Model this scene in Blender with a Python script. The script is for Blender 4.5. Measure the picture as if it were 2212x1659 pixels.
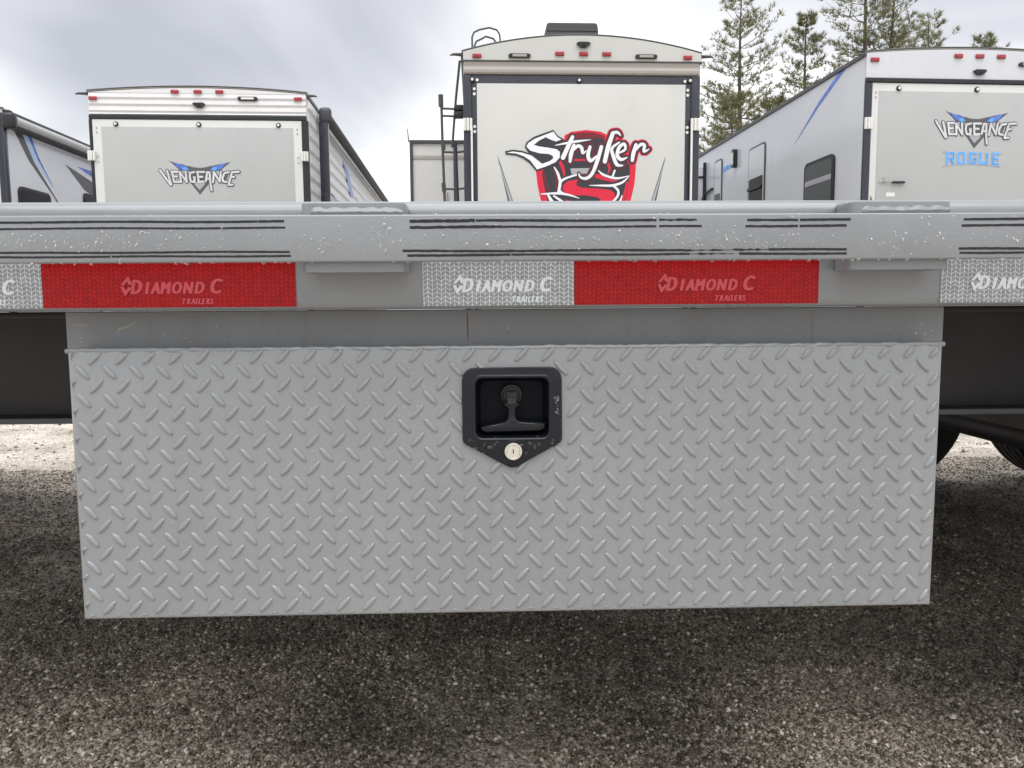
import bpy, bmesh, math, random
import numpy as np
from mathutils import Vector, Matrix

for o in list(bpy.data.objects):
    bpy.data.objects.remove(o)
S = bpy.context.scene
COL = S.collection
R = math.radians
random.seed(11)
RNG = np.random.default_rng(11)

# ------------------------------------------------------------------ camera
PITCH, YAW, ROLL = R(-5.6), R(1.55), R(0.38)
cam = bpy.data.cameras.new('camera')
camo = bpy.data.objects.new('camera', cam); COL.objects.link(camo)
cam.sensor_fit = 'HORIZONTAL'; cam.sensor_width = 36.0
cam.lens = 36.0 * 1660.0 / 2212.0
cam.clip_start = 0.05; cam.clip_end = 3000
camo.matrix_world = (Matrix.Translation((0, 0, 0.76)) @ Matrix.Rotation(-YAW, 4, 'Z')
                     @ Matrix.Rotation(R(90) + PITCH, 4, 'X') @ Matrix.Rotation(-ROLL, 4, 'Z'))
S.camera = camo

# ------------------------------------------------------------------ sky
SUN_EL, SUN_AZ = R(75), R(177)          # azimuth clockwise from +Y: high up behind the camera
w = bpy.data.worlds.new('World'); S.world = w; w.use_nodes = True
nt = w.node_tree; nt.nodes.clear()
def N(nt, t, **kw):
    n = nt.nodes.new(t)
    for k, v in kw.items():
        if k.startswith('i_'):
            key = k[2:]
            key = int(key) if key.isdigit() else key.replace('_', ' ')
            n.inputs[key].default_value = v
        else:
            setattr(n, k, v)
    return n
def LK(nt, a, b): nt.links.new(a, b)
sky = N(nt, 'ShaderNodeTexSky', sky_type='NISHITA', sun_disc=False, sun_elevation=SUN_EL, sun_rotation=SUN_AZ)
tc = N(nt, 'ShaderNodeTexCoord')
sep = N(nt, 'ShaderNodeSeparateXYZ'); LK(nt, tc.outputs['Generated'], sep.inputs[0])
zz = N(nt, 'ShaderNodeMath', operation='MAXIMUM', i_1=0.0); LK(nt, sep.outputs[2], zz.inputs[0])
za = N(nt, 'ShaderNodeMath', operation='ADD', i_1=0.22); LK(nt, zz.outputs[0], za.inputs[0])
dx = N(nt, 'ShaderNodeMath', operation='DIVIDE'); LK(nt, sep.outputs[0], dx.inputs[0]); LK(nt, za.outputs[0], dx.inputs[1])
dy = N(nt, 'ShaderNodeMath', operation='DIVIDE'); LK(nt, sep.outputs[1], dy.inputs[0]); LK(nt, za.outputs[0], dy.inputs[1])
cmb = N(nt, 'ShaderNodeCombineXYZ'); LK(nt, dx.outputs[0], cmb.inputs[0]); LK(nt, dy.outputs[0], cmb.inputs[1])
SKY_OFF = (6.15, 1.4, 0.0)
mp = N(nt, 'ShaderNodeMapping'); mp.inputs['Location'].default_value = SKY_OFF
LK(nt, cmb.outputs[0], mp.inputs[0])
n1 = N(nt, 'ShaderNodeTexNoise', i_Scale=0.75, i_Detail=4.0, i_Roughness=0.42, i_Distortion=0.5)
LK(nt, mp.outputs[0], n1.inputs['Vector'])
ramp = N(nt, 'ShaderNodeValToRGB'); LK(nt, n1.outputs[0], ramp.inputs[0])
cr = ramp.color_ramp
cr.elements[0].position = 0.32; cr.elements[0].color = (0.250, 0.257, 0.282, 1)
cr.elements[1].position = 0.54; cr.elements[1].color = (0.60, 0.60, 0.602, 1)
e = cr.elements.new(0.40); e.color = (0.325, 0.332, 0.355, 1)
e = cr.elements.new(0.47); e.color = (0.435, 0.439, 0.450, 1)
sc = N(nt, 'ShaderNodeMix', data_type='RGBA', i_Factor=0.93)
skys = N(nt, 'ShaderNodeVectorMath', operation='SCALE', i_Scale=0.05); LK(nt, sky.outputs[0], skys.inputs[0])
LK(nt, skys.outputs[0], sc.inputs[6]); LK(nt, ramp.outputs[0], sc.inputs[7])
up = N(nt, 'ShaderNodeVectorMath', operation='SCALE', i_Scale=10.0); LK(nt, sc.outputs[2], up.inputs[0])
bg = N(nt, 'ShaderNodeBackground', i_Strength=0.1); LK(nt, up.outputs[0], bg.inputs[0])
wo = N(nt, 'ShaderNodeOutputWorld'); LK(nt, bg.outputs[0], wo.inputs[0])

# ------------------------------------------------------------------ sun
sl = bpy.data.lights.new('sun', 'SUN'); sl.energy = 1.5; sl.angle = R(66); sl.color = (1, 0.985, 0.965)
so = bpy.data.objects.new('sun', sl); COL.objects.link(so)
sd = Vector((math.sin(SUN_AZ) * math.cos(SUN_EL), math.cos(SUN_AZ) * math.cos(SUN_EL), math.sin(SUN_EL)))
so.rotation_euler = sd.to_track_quat('Z', 'Y').to_euler(); so.location = (0, -5, 12)

vs = S.view_settings
S.display_settings.display_device = 'sRGB'
vs.view_transform = 'Standard'; vs.look = 'None'; vs.gamma = 1.0; vs.exposure = 1.27
vs.use_curve_mapping = False

# ------------------------------------------------------------------ materials
MATS = {}
def mat(name, col, rough=0.5, metal=0.0, var=0.0, vscale=8.0, bump=0.0, bscale=60.0, coat=0.0, spec=0.5, trans=0.0, ior=1.45, dirt=0.0):
    m = bpy.data.materials.new(name); m.use_nodes = True
    nt = m.node_tree; b = nt.nodes['Principled BSDF']
    b.inputs['Base Color'].default_value = (*col, 1); b.inputs['Roughness'].default_value = rough
    b.inputs['Metallic'].default_value = metal; b.inputs['Specular IOR Level'].default_value = spec
    b.inputs['Coat Weight'].default_value = coat; b.inputs['Coat Roughness'].default_value = 0.12
    b.inputs['Transmission Weight'].default_value = trans; b.inputs['IOR'].default_value = ior
    if var or bump or dirt:
        t = N(nt, 'ShaderNodeTexCoord')
    if var:
        n = N(nt, 'ShaderNodeTexNoise', i_Scale=vscale, i_Detail=6.0, i_Roughness=0.6); LK(nt, t.outputs['Object'], n.inputs['Vector'])
        mr = N(nt, 'ShaderNodeMapRange', i_1=0.3, i_2=0.7, i_3=1 - var, i_4=1 + var); LK(nt, n.outputs[0], mr.inputs[0])
        mx = N(nt, 'ShaderNodeVectorMath', operation='SCALE'); mx.inputs[0].default_value = col
        LK(nt, mr.outputs[0], mx.inputs['Scale'])
        last = mx.outputs[0]
        if dirt:
            mpn = N(nt, 'ShaderNodeMapping'); mpn.inputs['Scale'].default_value = (38, 38, 3.0); LK(nt, t.outputs['Object'], mpn.inputs[0])
            dn = N(nt, 'ShaderNodeTexNoise', i_Scale=1.0, i_Detail=5.0, i_Roughness=0.65); LK(nt, mpn.outputs[0], dn.inputs['Vector'])
            dr = N(nt, 'ShaderNodeMapRange', i_1=0.56, i_2=0.78, i_3=0.0, i_4=dirt); LK(nt, dn.outputs[0], dr.inputs[0])
            dm = N(nt, 'ShaderNodeMix', data_type='RGBA'); LK(nt, dr.outputs[0], dm.inputs[0]); LK(nt, last, dm.inputs[6])
            dm.inputs[7].default_value = (0.16, 0.13, 0.10, 1); last = dm.outputs[2]
        LK(nt, last, b.inputs['Base Color'])
        rr = N(nt, 'ShaderNodeMapRange', i_1=0.3, i_2=0.7, i_3=max(0.03, rough - 0.08), i_4=rough + 0.08); LK(nt, n.outputs[0], rr.inputs[0])
        LK(nt, rr.outputs[0], b.inputs['Roughness'])
    if bump:
        n2 = N(nt, 'ShaderNodeTexNoise', i_Scale=bscale, i_Detail=3.0); LK(nt, t.outputs['Object'], n2.inputs['Vector'])
        bp = N(nt, 'ShaderNodeBump', i_Strength=bump, i_Distance=0.002); LK(nt, n2.outputs[0], bp.inputs['Height'])
        LK(nt, bp.outputs[0], b.inputs['Normal'])
    MATS[name] = m
    return m
mat('grey_paint', (0.208, 0.220, 0.233), 0.34, var=0.09, vscale=9, bump=0.12, bscale=220, coat=0.35, dirt=0.10)
mat('grey_paint_plate', (0.208, 0.220, 0.233), 0.40, var=0.10, vscale=7, bump=0.10, bscale=160, coat=0.2, dirt=0.35)
mat('door_paint', (0.228, 0.241, 0.254), 0.30, var=0.05, vscale=6, bump=0.08, bscale=260, coat=0.8, dirt=0.12)
mat('dark_paint', (0.022, 0.022, 0.024), 0.5, var=0.15, vscale=5)
mat('dark_flange', (0.09, 0.092, 0.098), 0.45, var=0.2, vscale=9)
mat('stripe_black', (0.008, 0.009, 0.013), 0.45)
mat('latch_black', (0.007, 0.0085, 0.014), 0.26, var=0.2, vscale=40, spec=0.4)
mat('handle_black', (0.007, 0.008, 0.012), 0.15, spec=0.42)
mat('recess_shade_black', (0.005, 0.006, 0.010), 0.45, spec=0.12)  # darker, duller copy of latch_black: shade of the recess put into the colour
mat('chrome', (0.78, 0.77, 0.74), 0.18, metal=1.0, var=0.05, vscale=200)
mat('keyway', (0.02, 0.02, 0.02), 0.6)
mat('tyre', (0.012, 0.012, 0.013), 0.75, var=0.2, vscale=30, bump=0.3, bscale=150)
mat('wheel_grey', (0.10, 0.10, 0.105), 0.4, var=0.1)
mat('deck_wood', (0.18, 0.13, 0.09), 0.8, var=0.3, vscale=14, bump=0.3)
mat('water', (1, 1, 1), 0.02, trans=1.0, ior=1.33)
mat('primer_chip', (0.42, 0.36, 0.27), 0.6)
mat('rust', (0.22, 0.11, 0.05), 0.8, var=0.2)
mat('rv_white', (0.56, 0.565, 0.56), 0.32, var=0.03, vscale=2.0)
mat('rv_cream', (0.50, 0.505, 0.49), 0.34, var=0.03, vscale=1.6)
mat('rv_grey_panel', (0.37, 0.385, 0.385), 0.33, var=0.03, vscale=1.5)
mat('rv_side_blue', (0.55, 0.57, 0.61), 0.22, var=0.03, vscale=1.3, coat=0.3)
mat('rv_side_pale', (0.64, 0.66, 0.70), 0.22, var=0.03, vscale=1.3, coat=0.3)
mat('rv_siding', (0.66, 0.66, 0.675), 0.35, var=0.03)
mat('rv_taupe', (0.34, 0.32, 0.30), 0.38, var=0.03)
mat('rv_navy', (0.018, 0.021, 0.034), 0.30, var=0.1, coat=0.3)
mat('rv_black', (0.016, 0.017, 0.02), 0.38, var=0.1)
mat('rv_trim', (0.05, 0.052, 0.052), 0.4)
mat('rv_roof', (0.42, 0.41, 0.37), 0.7, var=0.06)
mat('light_red', (0.30, 0.012, 0.025), 0.15, coat=0.6)
mat('white_plastic', (0.68, 0.68, 0.66), 0.35)
mat('glass_dark', (0.008, 0.009, 0.011), 0.05, spec=0.4)
mat('glass_grey', (0.075, 0.08, 0.085), 0.06, spec=0.5)
mat('ac_grey', (0.055, 0.057, 0.065), 0.5, var=0.1, vscale=20)
mat('awning_cloth', (0.42, 0.42, 0.42), 0.7, var=0.05)
mat('awning_dark', (0.03, 0.03, 0.035), 0.6)
mat('emblem_red', (0.62, 0.012, 0.045), 0.3, var=0.08, vscale=5)
mat('emblem_maroon', (0.17, 0.012, 0.025), 0.3)
mat('emblem_dark', (0.030, 0.032, 0.040), 0.3)
mat('emblem_white', (0.74, 0.74, 0.78), 0.3)
mat('emblem_silver', (0.56, 0.57, 0.60), 0.3, var=0.15, vscale=14)
mat('emblem_grey', (0.34, 0.35, 0.38), 0.3)
mat('emblem_char', (0.085, 0.088, 0.098), 0.3)
mat('emblem_blue', (0.085, 0.17, 0.55), 0.3, var=0.25, vscale=9)
mat('emblem_sky', (0.10, 0.33, 0.72), 0.3, var=0.25, vscale=9)
mat('emblem_pale', (0.42, 0.58, 0.80), 0.3)
mat('bark', (0.085, 0.068, 0.055), 0.9, var=0.3, vscale=6)
mat('text_red', (0.50, 0.060, 0.08), 0.4)
mat('text_white', (0.64, 0.68, 0.71), 0.35)

def tape_mat(name, base, line, lw, rough):
    m = bpy.data.materials.new(name); m.use_nodes = True; nt = m.node_tree; b = nt.nodes['Principled BSDF']
    t = N(nt, 'ShaderNodeTexCoord'); s = N(nt, 'ShaderNodeSeparateXYZ'); LK(nt, t.outputs['Object'], s.inputs[0])
    wob = N(nt, 'ShaderNodeTexNoise', i_Scale=55.0, i_Detail=1.0); LK(nt, t.outputs['Object'], wob.inputs['Vector'])
    wa = N(nt, 'ShaderNodeMath', operation='MULTIPLY', i_1=0.0022); LK(nt, wob.outputs[0], wa.inputs[0])
    xx = N(nt, 'ShaderNodeMath', operation='ADD'); LK(nt, s.outputs[0], xx.inputs[0]); LK(nt, wa.outputs[0], xx.inputs[1])
    cw = 0.0050
    pp = N(nt, 'ShaderNodeMath', operation='PINGPONG', i_1=cw); LK(nt, xx.outputs[0], pp.inputs[0])
    k = N(nt, 'ShaderNodeMath', operation='MULTIPLY_ADD', i_1=0.75); LK(nt, pp.outputs[0], k.inputs[0]); LK(nt, s.outputs[2], k.inputs[2])
    f = N(nt, 'ShaderNodeMath', operation='PINGPONG', i_1=0.0025); LK(nt, k.outputs[0], f.inputs[0])
    l1 = N(nt, 'ShaderNodeMath', operation='LESS_THAN', i_1=lw); LK(nt, f.outputs[0], l1.inputs[0])
    f2 = N(nt, 'ShaderNodeMath', operation='PINGPONG', i_1=cw / 2); LK(nt, xx.outputs[0], f2.inputs[0])
    l2 = N(nt, 'ShaderNodeMath', operation='LESS_THAN', i_1=lw * 0.8); LK(nt, f2.outputs[0], l2.inputs[0])
    mxx = N(nt, 'ShaderNodeMath', operation='MAXIMUM'); LK(nt, l1.outputs[0], mxx.inputs[0]); LK(nt, l2.outputs[0], mxx.inputs[1])
    n = N(nt, 'ShaderNodeTexNoise', i_Scale=120.0, i_Detail=2.0); LK(nt, t.outputs['Object'], n.inputs['Vector'])
    mr = N(nt, 'ShaderNodeMapRange', i_1=0.3, i_2=0.7, i_3=0.85, i_4=1.15); LK(nt, n.outputs[0], mr.inputs[0])
    mc = N(nt, 'ShaderNodeMix', data_type='RGBA'); LK(nt, mxx.outputs[0], mc.inputs[0])
    mc.inputs[6].default_value = (*base, 1); mc.inputs[7].default_value = (*line, 1)
    ms = N(nt, 'ShaderNodeVectorMath', operation='SCALE'); LK(nt, mc.outputs[2], ms.inputs[0]); LK(nt, mr.outputs[0], ms.inputs['Scale'])
    LK(nt, ms.outputs[0], b.inputs['Base Color']); b.inputs['Roughness'].default_value = rough
    b.inputs['Specular IOR Level'].default_value = 0.22
    MATS[name] = m
tape_mat('tape_red', (0.27, 0.002, 0.005), (0.40, 0.013, 0.015), 0.00036, 0.35)
tape_mat('tape_white', (0.235, 0.25, 0.265), (0.58, 0.61, 0.64), 0.00040, 0.32)

def gravel_mat(name, attr=False):
    m = bpy.data.materials.new(name); m.use_nodes = True; nt = m.node_tree; b = nt.nodes['Principled BSDF']
    t = N(nt, 'ShaderNodeTexCoord')
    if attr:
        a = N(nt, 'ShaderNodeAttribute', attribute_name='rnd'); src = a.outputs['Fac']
    else:
        v = N(nt, 'ShaderNodeTexVoronoi', i_Scale=210.0); LK(nt, t.outputs['Object'], v.inputs['Vector'])
        sp = N(nt, 'ShaderNodeSeparateColor'); LK(nt, v.outputs['Color'], sp.inputs[0]); src = sp.outputs[0]
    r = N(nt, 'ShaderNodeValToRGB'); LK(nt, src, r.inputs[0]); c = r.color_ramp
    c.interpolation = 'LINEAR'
    lo = (0.045, 0.038, 0.031, 1) if attr else (0.15, 0.125, 0.10, 1)  # stones start darker than the ground: under-trailer shade partly put into their colour
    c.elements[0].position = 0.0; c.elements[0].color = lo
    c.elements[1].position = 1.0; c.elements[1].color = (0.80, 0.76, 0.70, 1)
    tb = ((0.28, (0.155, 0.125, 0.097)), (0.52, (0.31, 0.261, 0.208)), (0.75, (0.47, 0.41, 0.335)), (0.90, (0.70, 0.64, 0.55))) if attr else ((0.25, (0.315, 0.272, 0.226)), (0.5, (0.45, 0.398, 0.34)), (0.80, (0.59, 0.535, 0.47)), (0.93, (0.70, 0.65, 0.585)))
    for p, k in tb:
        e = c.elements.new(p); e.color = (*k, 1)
    n = N(nt, 'ShaderNodeTexNoise', i_Scale=2.4, i_Detail=5.0, i_Roughness=0.6); LK(nt, t.outputs['Object'], n.inputs['Vector'])
    mr = N(nt, 'ShaderNodeMapRange', i_1=0.34, i_2=0.66, i_3=0.62, i_4=1.28); LK(nt, n.outputs[0], mr.inputs[0])
    ms = N(nt, 'ShaderNodeVectorMath', operation='SCALE'); LK(nt, r.outputs[0], ms.inputs[0]); LK(nt, mr.outputs[0], ms.inputs['Scale'])
    LK(nt, ms.outputs[0], b.inputs['Base Color']); b.inputs['Roughness'].default_value = 0.5 if attr else 0.7
    b.inputs['Specular IOR Level'].default_value = 0.5 if attr else 0.3
    if not attr:
        n2 = N(nt, 'ShaderNodeTexNoise', i_Scale=60.0, i_Detail=8.0, i_Roughness=0.7); LK(nt, t.outputs['Object'], n2.inputs['Vector'])
        ad = N(nt, 'ShaderNodeMath', operation='MULTIPLY_ADD', i_1=-0.6); LK(nt, v.outputs['Distance'], ad.inputs[0]); LK(nt, n2.outputs[0], ad.inputs[2])
        bp = N(nt, 'ShaderNodeBump', i_Strength=0.6, i_Distance=0.006); LK(nt, ad.outputs[0], bp.inputs['Height'])
        LK(nt, bp.outputs[0], b.inputs['Normal'])
    MATS[name] = m
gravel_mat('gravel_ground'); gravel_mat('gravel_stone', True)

def needle_mat():
    m = bpy.data.materials.new('needles'); m.use_nodes = True; nt = m.node_tree; b = nt.nodes['Principled BSDF']
    a = N(nt, 'ShaderNodeAttribute', attribute_name='rnd')
    r = N(nt, 'ShaderNodeValToRGB'); LK(nt, a.outputs['Fac'], r.inputs[0]); c = r.color_ramp
    c.elements[0].color = (0.085, 0.100, 0.050, 1); c.elements[1].color = (0.25, 0.25, 0.13, 1)
    LK(nt, r.outputs[0], b.inputs['Base Color']); b.inputs['Roughness'].default_value = 0.6
    b.inputs['Specular IOR Level'].default_value = 0.2
    MATS['needles'] = m
needle_mat()

# ------------------------------------------------------------------ helpers
class MB:
    """collects verts and faces, links them as ONE mesh object"""
    def __init__(s): s.v = []; s.f = []; s.k = 0
    def add(s, vs, fs):
        n = len(s.v); s.v.extend([tuple(p) for p in vs]); s.f.extend([tuple(i + n for i in f) for f in fs]); return s
    def box(s, x0, x1, y0, y1, z0, z1):
        return s.add([(x0, y0, z0), (x1, y0, z0), (x1, y1, z0), (x0, y1, z0), (x0, y0, z1), (x1, y0, z1), (x1, y1, z1), (x0, y1, z1)],
                     [(3, 2, 1, 0), (4, 5, 6, 7), (0, 1, 5, 4), (1, 2, 6, 5), (2, 3, 7, 6), (3, 0, 4, 7)])
    def rbox(s, x0, x1, y0, y1, z0, z1, r=0.01, seg=2):
        bm = bmesh.new(); bmesh.ops.create_cube(bm, size=1.0)
        for v in bm.verts:
            v.co = Vector(((x0 + x1) / 2 + v.co.x * (x1 - x0), (y0 + y1) / 2 + v.co.y * (y1 - y0), (z0 + z1) / 2 + v.co.z * (z1 - z0)))
        r = min(r, 0.49 * min(x1 - x0, y1 - y0, z1 - z0))
        bmesh.ops.bevel(bm, geom=list(bm.edges), offset=r, segments=seg, profile=0.5, affect='EDGES')
        bm.verts.index_update()
        s.add([v.co[:] for v in bm.verts], [[v.index for v in f.verts] for f in bm.faces]); bm.free(); return s
    def loft(s, rings, close=True, cap0=False, cap1=False):
        n = len(rings[0]); base = len(s.v)
        for r in rings: s.v.extend([tuple(p) for p in r])
        m = n if close else n - 1
        for i in range(len(rings) - 1):
            for j in range(m):
                a = base + i * n + j; b = base + i * n + (j + 1) % n
                s.f.append((a, b, b + n, a + n))
        if cap0: s.f.append(tuple(base + j for j in reversed(range(n))))
        if cap1: s.f.append(tuple(base + (len(rings) - 1) * n + j for j in range(n)))
        return s
    def prism(s, poly, axis, a, b):
        """poly of 2-D points in the two other axes, extruded from a to b"""
        def P(p, t):
            return (t, p[0], p[1]) if axis == 0 else ((p[0], t, p[1]) if axis == 1 else (p[0], p[1], t))
        return s.loft([[P(p, a) for p in poly], [P(p, b) for p in poly]], True, True, True)
    def tube(s, pts, r, n=8, cap=True):
        pts = [Vector(p) for p in pts]; rings = []
        rr = r if isinstance(r, (list, tuple)) else [r] * len(pts)
        prev = None
        for i, p in enumerate(pts):
            d = (pts[min(i + 1, len(pts) - 1)] - pts[max(i - 1, 0)]).normalized()
            if prev is None:
                a = d.orthogonal().normalized()
            else:
                a = (prev - d * prev.dot(d)); a = a.normalized() if a.length > 1e-6 else d.orthogonal().normalized()
            prev = a; b = d.cross(a)
            rings.append([p + (a * math.cos(t) + b * math.sin(t)) * rr[i] for t in [2 * math.pi * j / n for j in range(n)]])
        return s.loft(rings, True, cap, cap)
    def cyl(s, c, axis, r, h, n=24, r2=None):
        r2 = r if r2 is None else r2
        d = [Vector((1, 0, 0)), Vector((0, 1, 0)), Vector((0, 0, 1))][axis]; a = d.orthogonal().normalized(); b = d.cross(a); c = Vector(c)
        ring = lambda q, k: [c + d * q + (a * math.cos(t) + b * math.sin(t)) * k for t in [2 * math.pi * j / n for j in range(n)]]
        return s.loft([ring(0, r), ring(h, r2)], True, True, True)
    def flat(s, poly, y, t=0.0004):
        """print: a thin polygon standing in the x-z plane with its face towards -y; each next one a hair further out"""
        s.k += 1; y = y - s.k * 0.00002
        n = len(poly)
        area = sum(poly[i][0] * poly[(i + 1) % n][1] - poly[(i + 1) % n][0] * poly[i][1] for i in range(n))
        if area < 0: poly = poly[::-1]
        return s.loft([[(p[0], y + t, p[1]) for p in poly], [(p[0], y, p[1]) for p in poly]], True, False, True)
    def stroke(s, pts, wd, y, t=0.0004):
        """a brush stroke in the x-z plane of changing width with rounded ends"""
        pts = [Vector((p[0], p[1])) for p in pts]; n = len(pts)
        ws = wd if isinstance(wd, (list, tuple)) else [wd] * n
        if len(ws) == 2 and n > 2: ws = [ws[0] + (ws[1] - ws[0]) * i / (n - 1) for i in range(n)]
        # resample with a smooth curve
        P = []; W = []
        for i in range(n - 1):
            p0 = pts[max(i - 1, 0)]; p1 = pts[i]; p2 = pts[i + 1]; p3 = pts[min(i + 2, n - 1)]
            for k in range(4):
                u = k / 4
                P.append(0.5 * ((2 * p1) + (p2 - p0) * u + (2 * p0 - 5 * p1 + 4 * p2 - p3) * u * u + (3 * p1 - p0 - 3 * p2 + p3) * u ** 3))
                W.append(ws[i] + (ws[i + 1] - ws[i]) * u)
        P.append(pts[-1]); W.append(ws[-1])
        Lf = []; Rt = []
        for i, p in enumerate(P):
            d = (P[min(i + 1, len(P) - 1)] - P[max(i - 1, 0)]); d = d.normalized() if d.length > 0 else Vector((1, 0))
            nn = Vector((-d.y, d.x)); Lf.append(p + nn * W[i] / 2); Rt.append(p - nn * W[i] / 2)
        s.k += 1; y = y - s.k * 0.00002
        base = len(s.v)
        for a, b in zip(Lf, Rt): s.v.append((a.x, y, a.y)); s.v.append((b.x, y, b.y))
        for i in range(len(P) - 1): s.f.append((base + 2 * i, base + 2 * i + 1, base + 2 * i + 3, base + 2 * i + 2))
        for p, wv in ((P[0], W[0]), (P[-1], W[-1])):
            s.flat([(p.x + math.cos(a) * wv / 2, p.y + math.sin(a) * wv / 2) for a in [2 * math.pi * j / 10 for j in range(10)]], y, t)
        return s
    def build(s, name, m, parent=None, smooth=False, loc=None):
        me = bpy.data.meshes.new(name); me.from_pydata(s.v, [], s.f)
        if smooth:
            me.polygons.foreach_set('use_smooth', [True] * len(me.polygons))
            if smooth != 'all':
                try: me.set_sharp_from_angle(angle=R(38))
                except Exception: pass
        me.materials.append(MATS[m]); me.update()
        o = bpy.data.objects.new(name, me); COL.objects.link(o)
        if parent: o.parent = parent
        if loc: o.location = loc
        return o
def tag(o, label=None, cat=None, group=None, kind=None):
    if label: o['label'] = label
    if cat: o['category'] = cat
    if group: o['group'] = group
    if kind: o['kind'] = kind
    return o
def empty(name, loc, rz=0):
    o = bpy.data.objects.new(name, None); COL.objects.link(o); o.location = loc; o.rotation_euler = (0, 0, rz); o.empty_display_size = 0.2
    return o
def link_copy(o, parent, loc=None):
    c = o.copy(); COL.objects.link(c); c.parent = parent
    if loc is not None: c.location = loc
    return c
def rrect(cx, cz, hw, hh, r, n=5):
    out = []
    for sx, sz, a0 in ((1, 1, 0), (-1, 1, 90), (-1, -1, 180), (1, -1, 270)):
        for k in range(n + 1):
            a = R(a0 + 90 * k / n); out.append((cx + sx * (hw - r) + math.cos(a) * r, cz + sz * (hh - r) + math.sin(a) * r))
    return out
def text_mesh(body, size, shear, offset, extrude):
    cu = bpy.data.curves.new('txt', 'FONT'); cu.body = body; cu.size = size; cu.shear = shear; cu.offset = offset; cu.extrude = extrude
    cu.resolution_u = 3; cu.space_character = 0.94
    ob = bpy.data.objects.new('txt', cu); COL.objects.link(ob)
    dg = bpy.context.evaluated_depsgraph_get(); dg.update()
    me = bpy.data.meshes.new_from_object(ob.evaluated_get(dg))
    vs = [v.co[:] for v in me.vertices]; fs = [tuple(p.vertices) for p in me.polygons]
    bpy.data.objects.remove(ob); bpy.data.curves.remove(cu); bpy.data.meshes.remove(me)
    return vs, fs
def vnoise(x, y, seed):
    """smooth value noise on arrays"""
    xi = np.floor(x).astype(np.int64); yi = np.floor(y).astype(np.int64); fx = x - xi; fy = y - yi
    def h(a, b):
        k = (a * 374761393 + b * 668265263 + seed * 1442695041) & 0xffffffff
        k = ((k ^ (k >> 13)) * 1274126177) & 0xffffffff
        return ((k ^ (k >> 16)) & 0xffff) / 65535.0
    u = fx * fx * (3 - 2 * fx); v = fy * fy * (3 - 2 * fy)
    return (h(xi, yi) * (1 - u) + h(xi + 1, yi) * u) * (1 - v) + (h(xi, yi + 1) * (1 - u) + h(xi + 1, yi + 1) * u) * v

# ------------------------------------------------------------------ ground
def gheight(x, y):
    near = np.exp(-(((np.abs(x)) / 6.0) ** 4)) * np.exp(-((np.abs(y - 2.5) / 5.5) ** 4))
    h = (vnoise(x * 1.3, y * 1.3, 1) - .5) * 0.030 + (vnoise(x * 4.2 + y, y * 4.2, 2) - .5) * 0.016 + (vnoise(x * 13, y * 13, 3) - .5) * 0.007 + (vnoise(x * 37, y * 37, 5) - .5) * 0.004
    return h * near
def axis(lo, hi, step, far):
    a = list(np.arange(lo, hi + 1e-6, step)); d = step; t = hi
    while t < far: d *= 1.22; t += d; a.append(t)
    d = step; t = lo; pre = []
    while t > -far: d *= 1.22; t -= d; pre.append(t)
    return np.array(pre[::-1] + a)
gx = axis(-4.2, 4.2, 0.022, 900); gy = axis(0.6, 6.0, 0.022, 900)
X, Y = np.meshgrid(gx, gy); Z = gheight(X, Y)
nx, ny = len(gx), len(gy)
co = np.stack([X, Y, Z], -1).reshape(-1, 3)
idx = np.arange(nx * ny).reshape(ny, nx)
quads = np.stack([idx[:-1, :-1], idx[:-1, 1:], idx[1:, 1:], idx[1:, :-1]], -1).reshape(-1, 4)
def np_mesh(name, co, faces, m, rnd=None, smooth=False):
    me = bpy.data.meshes.new(name); k = faces.shape[1]; nf = len(faces)
    me.vertices.add(len(co)); me.vertices.foreach_set('co', co.astype(np.float32).ravel())
    me.loops.add(nf * k); me.loops.foreach_set('vertex_index', faces.astype(np.int32).ravel())
    me.polygons.add(nf); me.polygons.foreach_set('loop_start', np.arange(0, nf * k, k, dtype=np.int32))
    me.polygons.foreach_set('use_smooth', np.full(nf, smooth))
    me.update(calc_edges=True)
    if rnd is not None:
        at = me.attributes.new('rnd', 'FLOAT', 'POINT'); at.data.foreach_set('value', rnd.astype(np.float32))
    me.materials.append(MATS[m]); me.validate()
    o = bpy.data.objects.new(name, me); COL.objects.link(o); return o
g = np_mesh('ground', co, quads, 'gravel_ground', smooth=True); tag(g, kind='structure')

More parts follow.
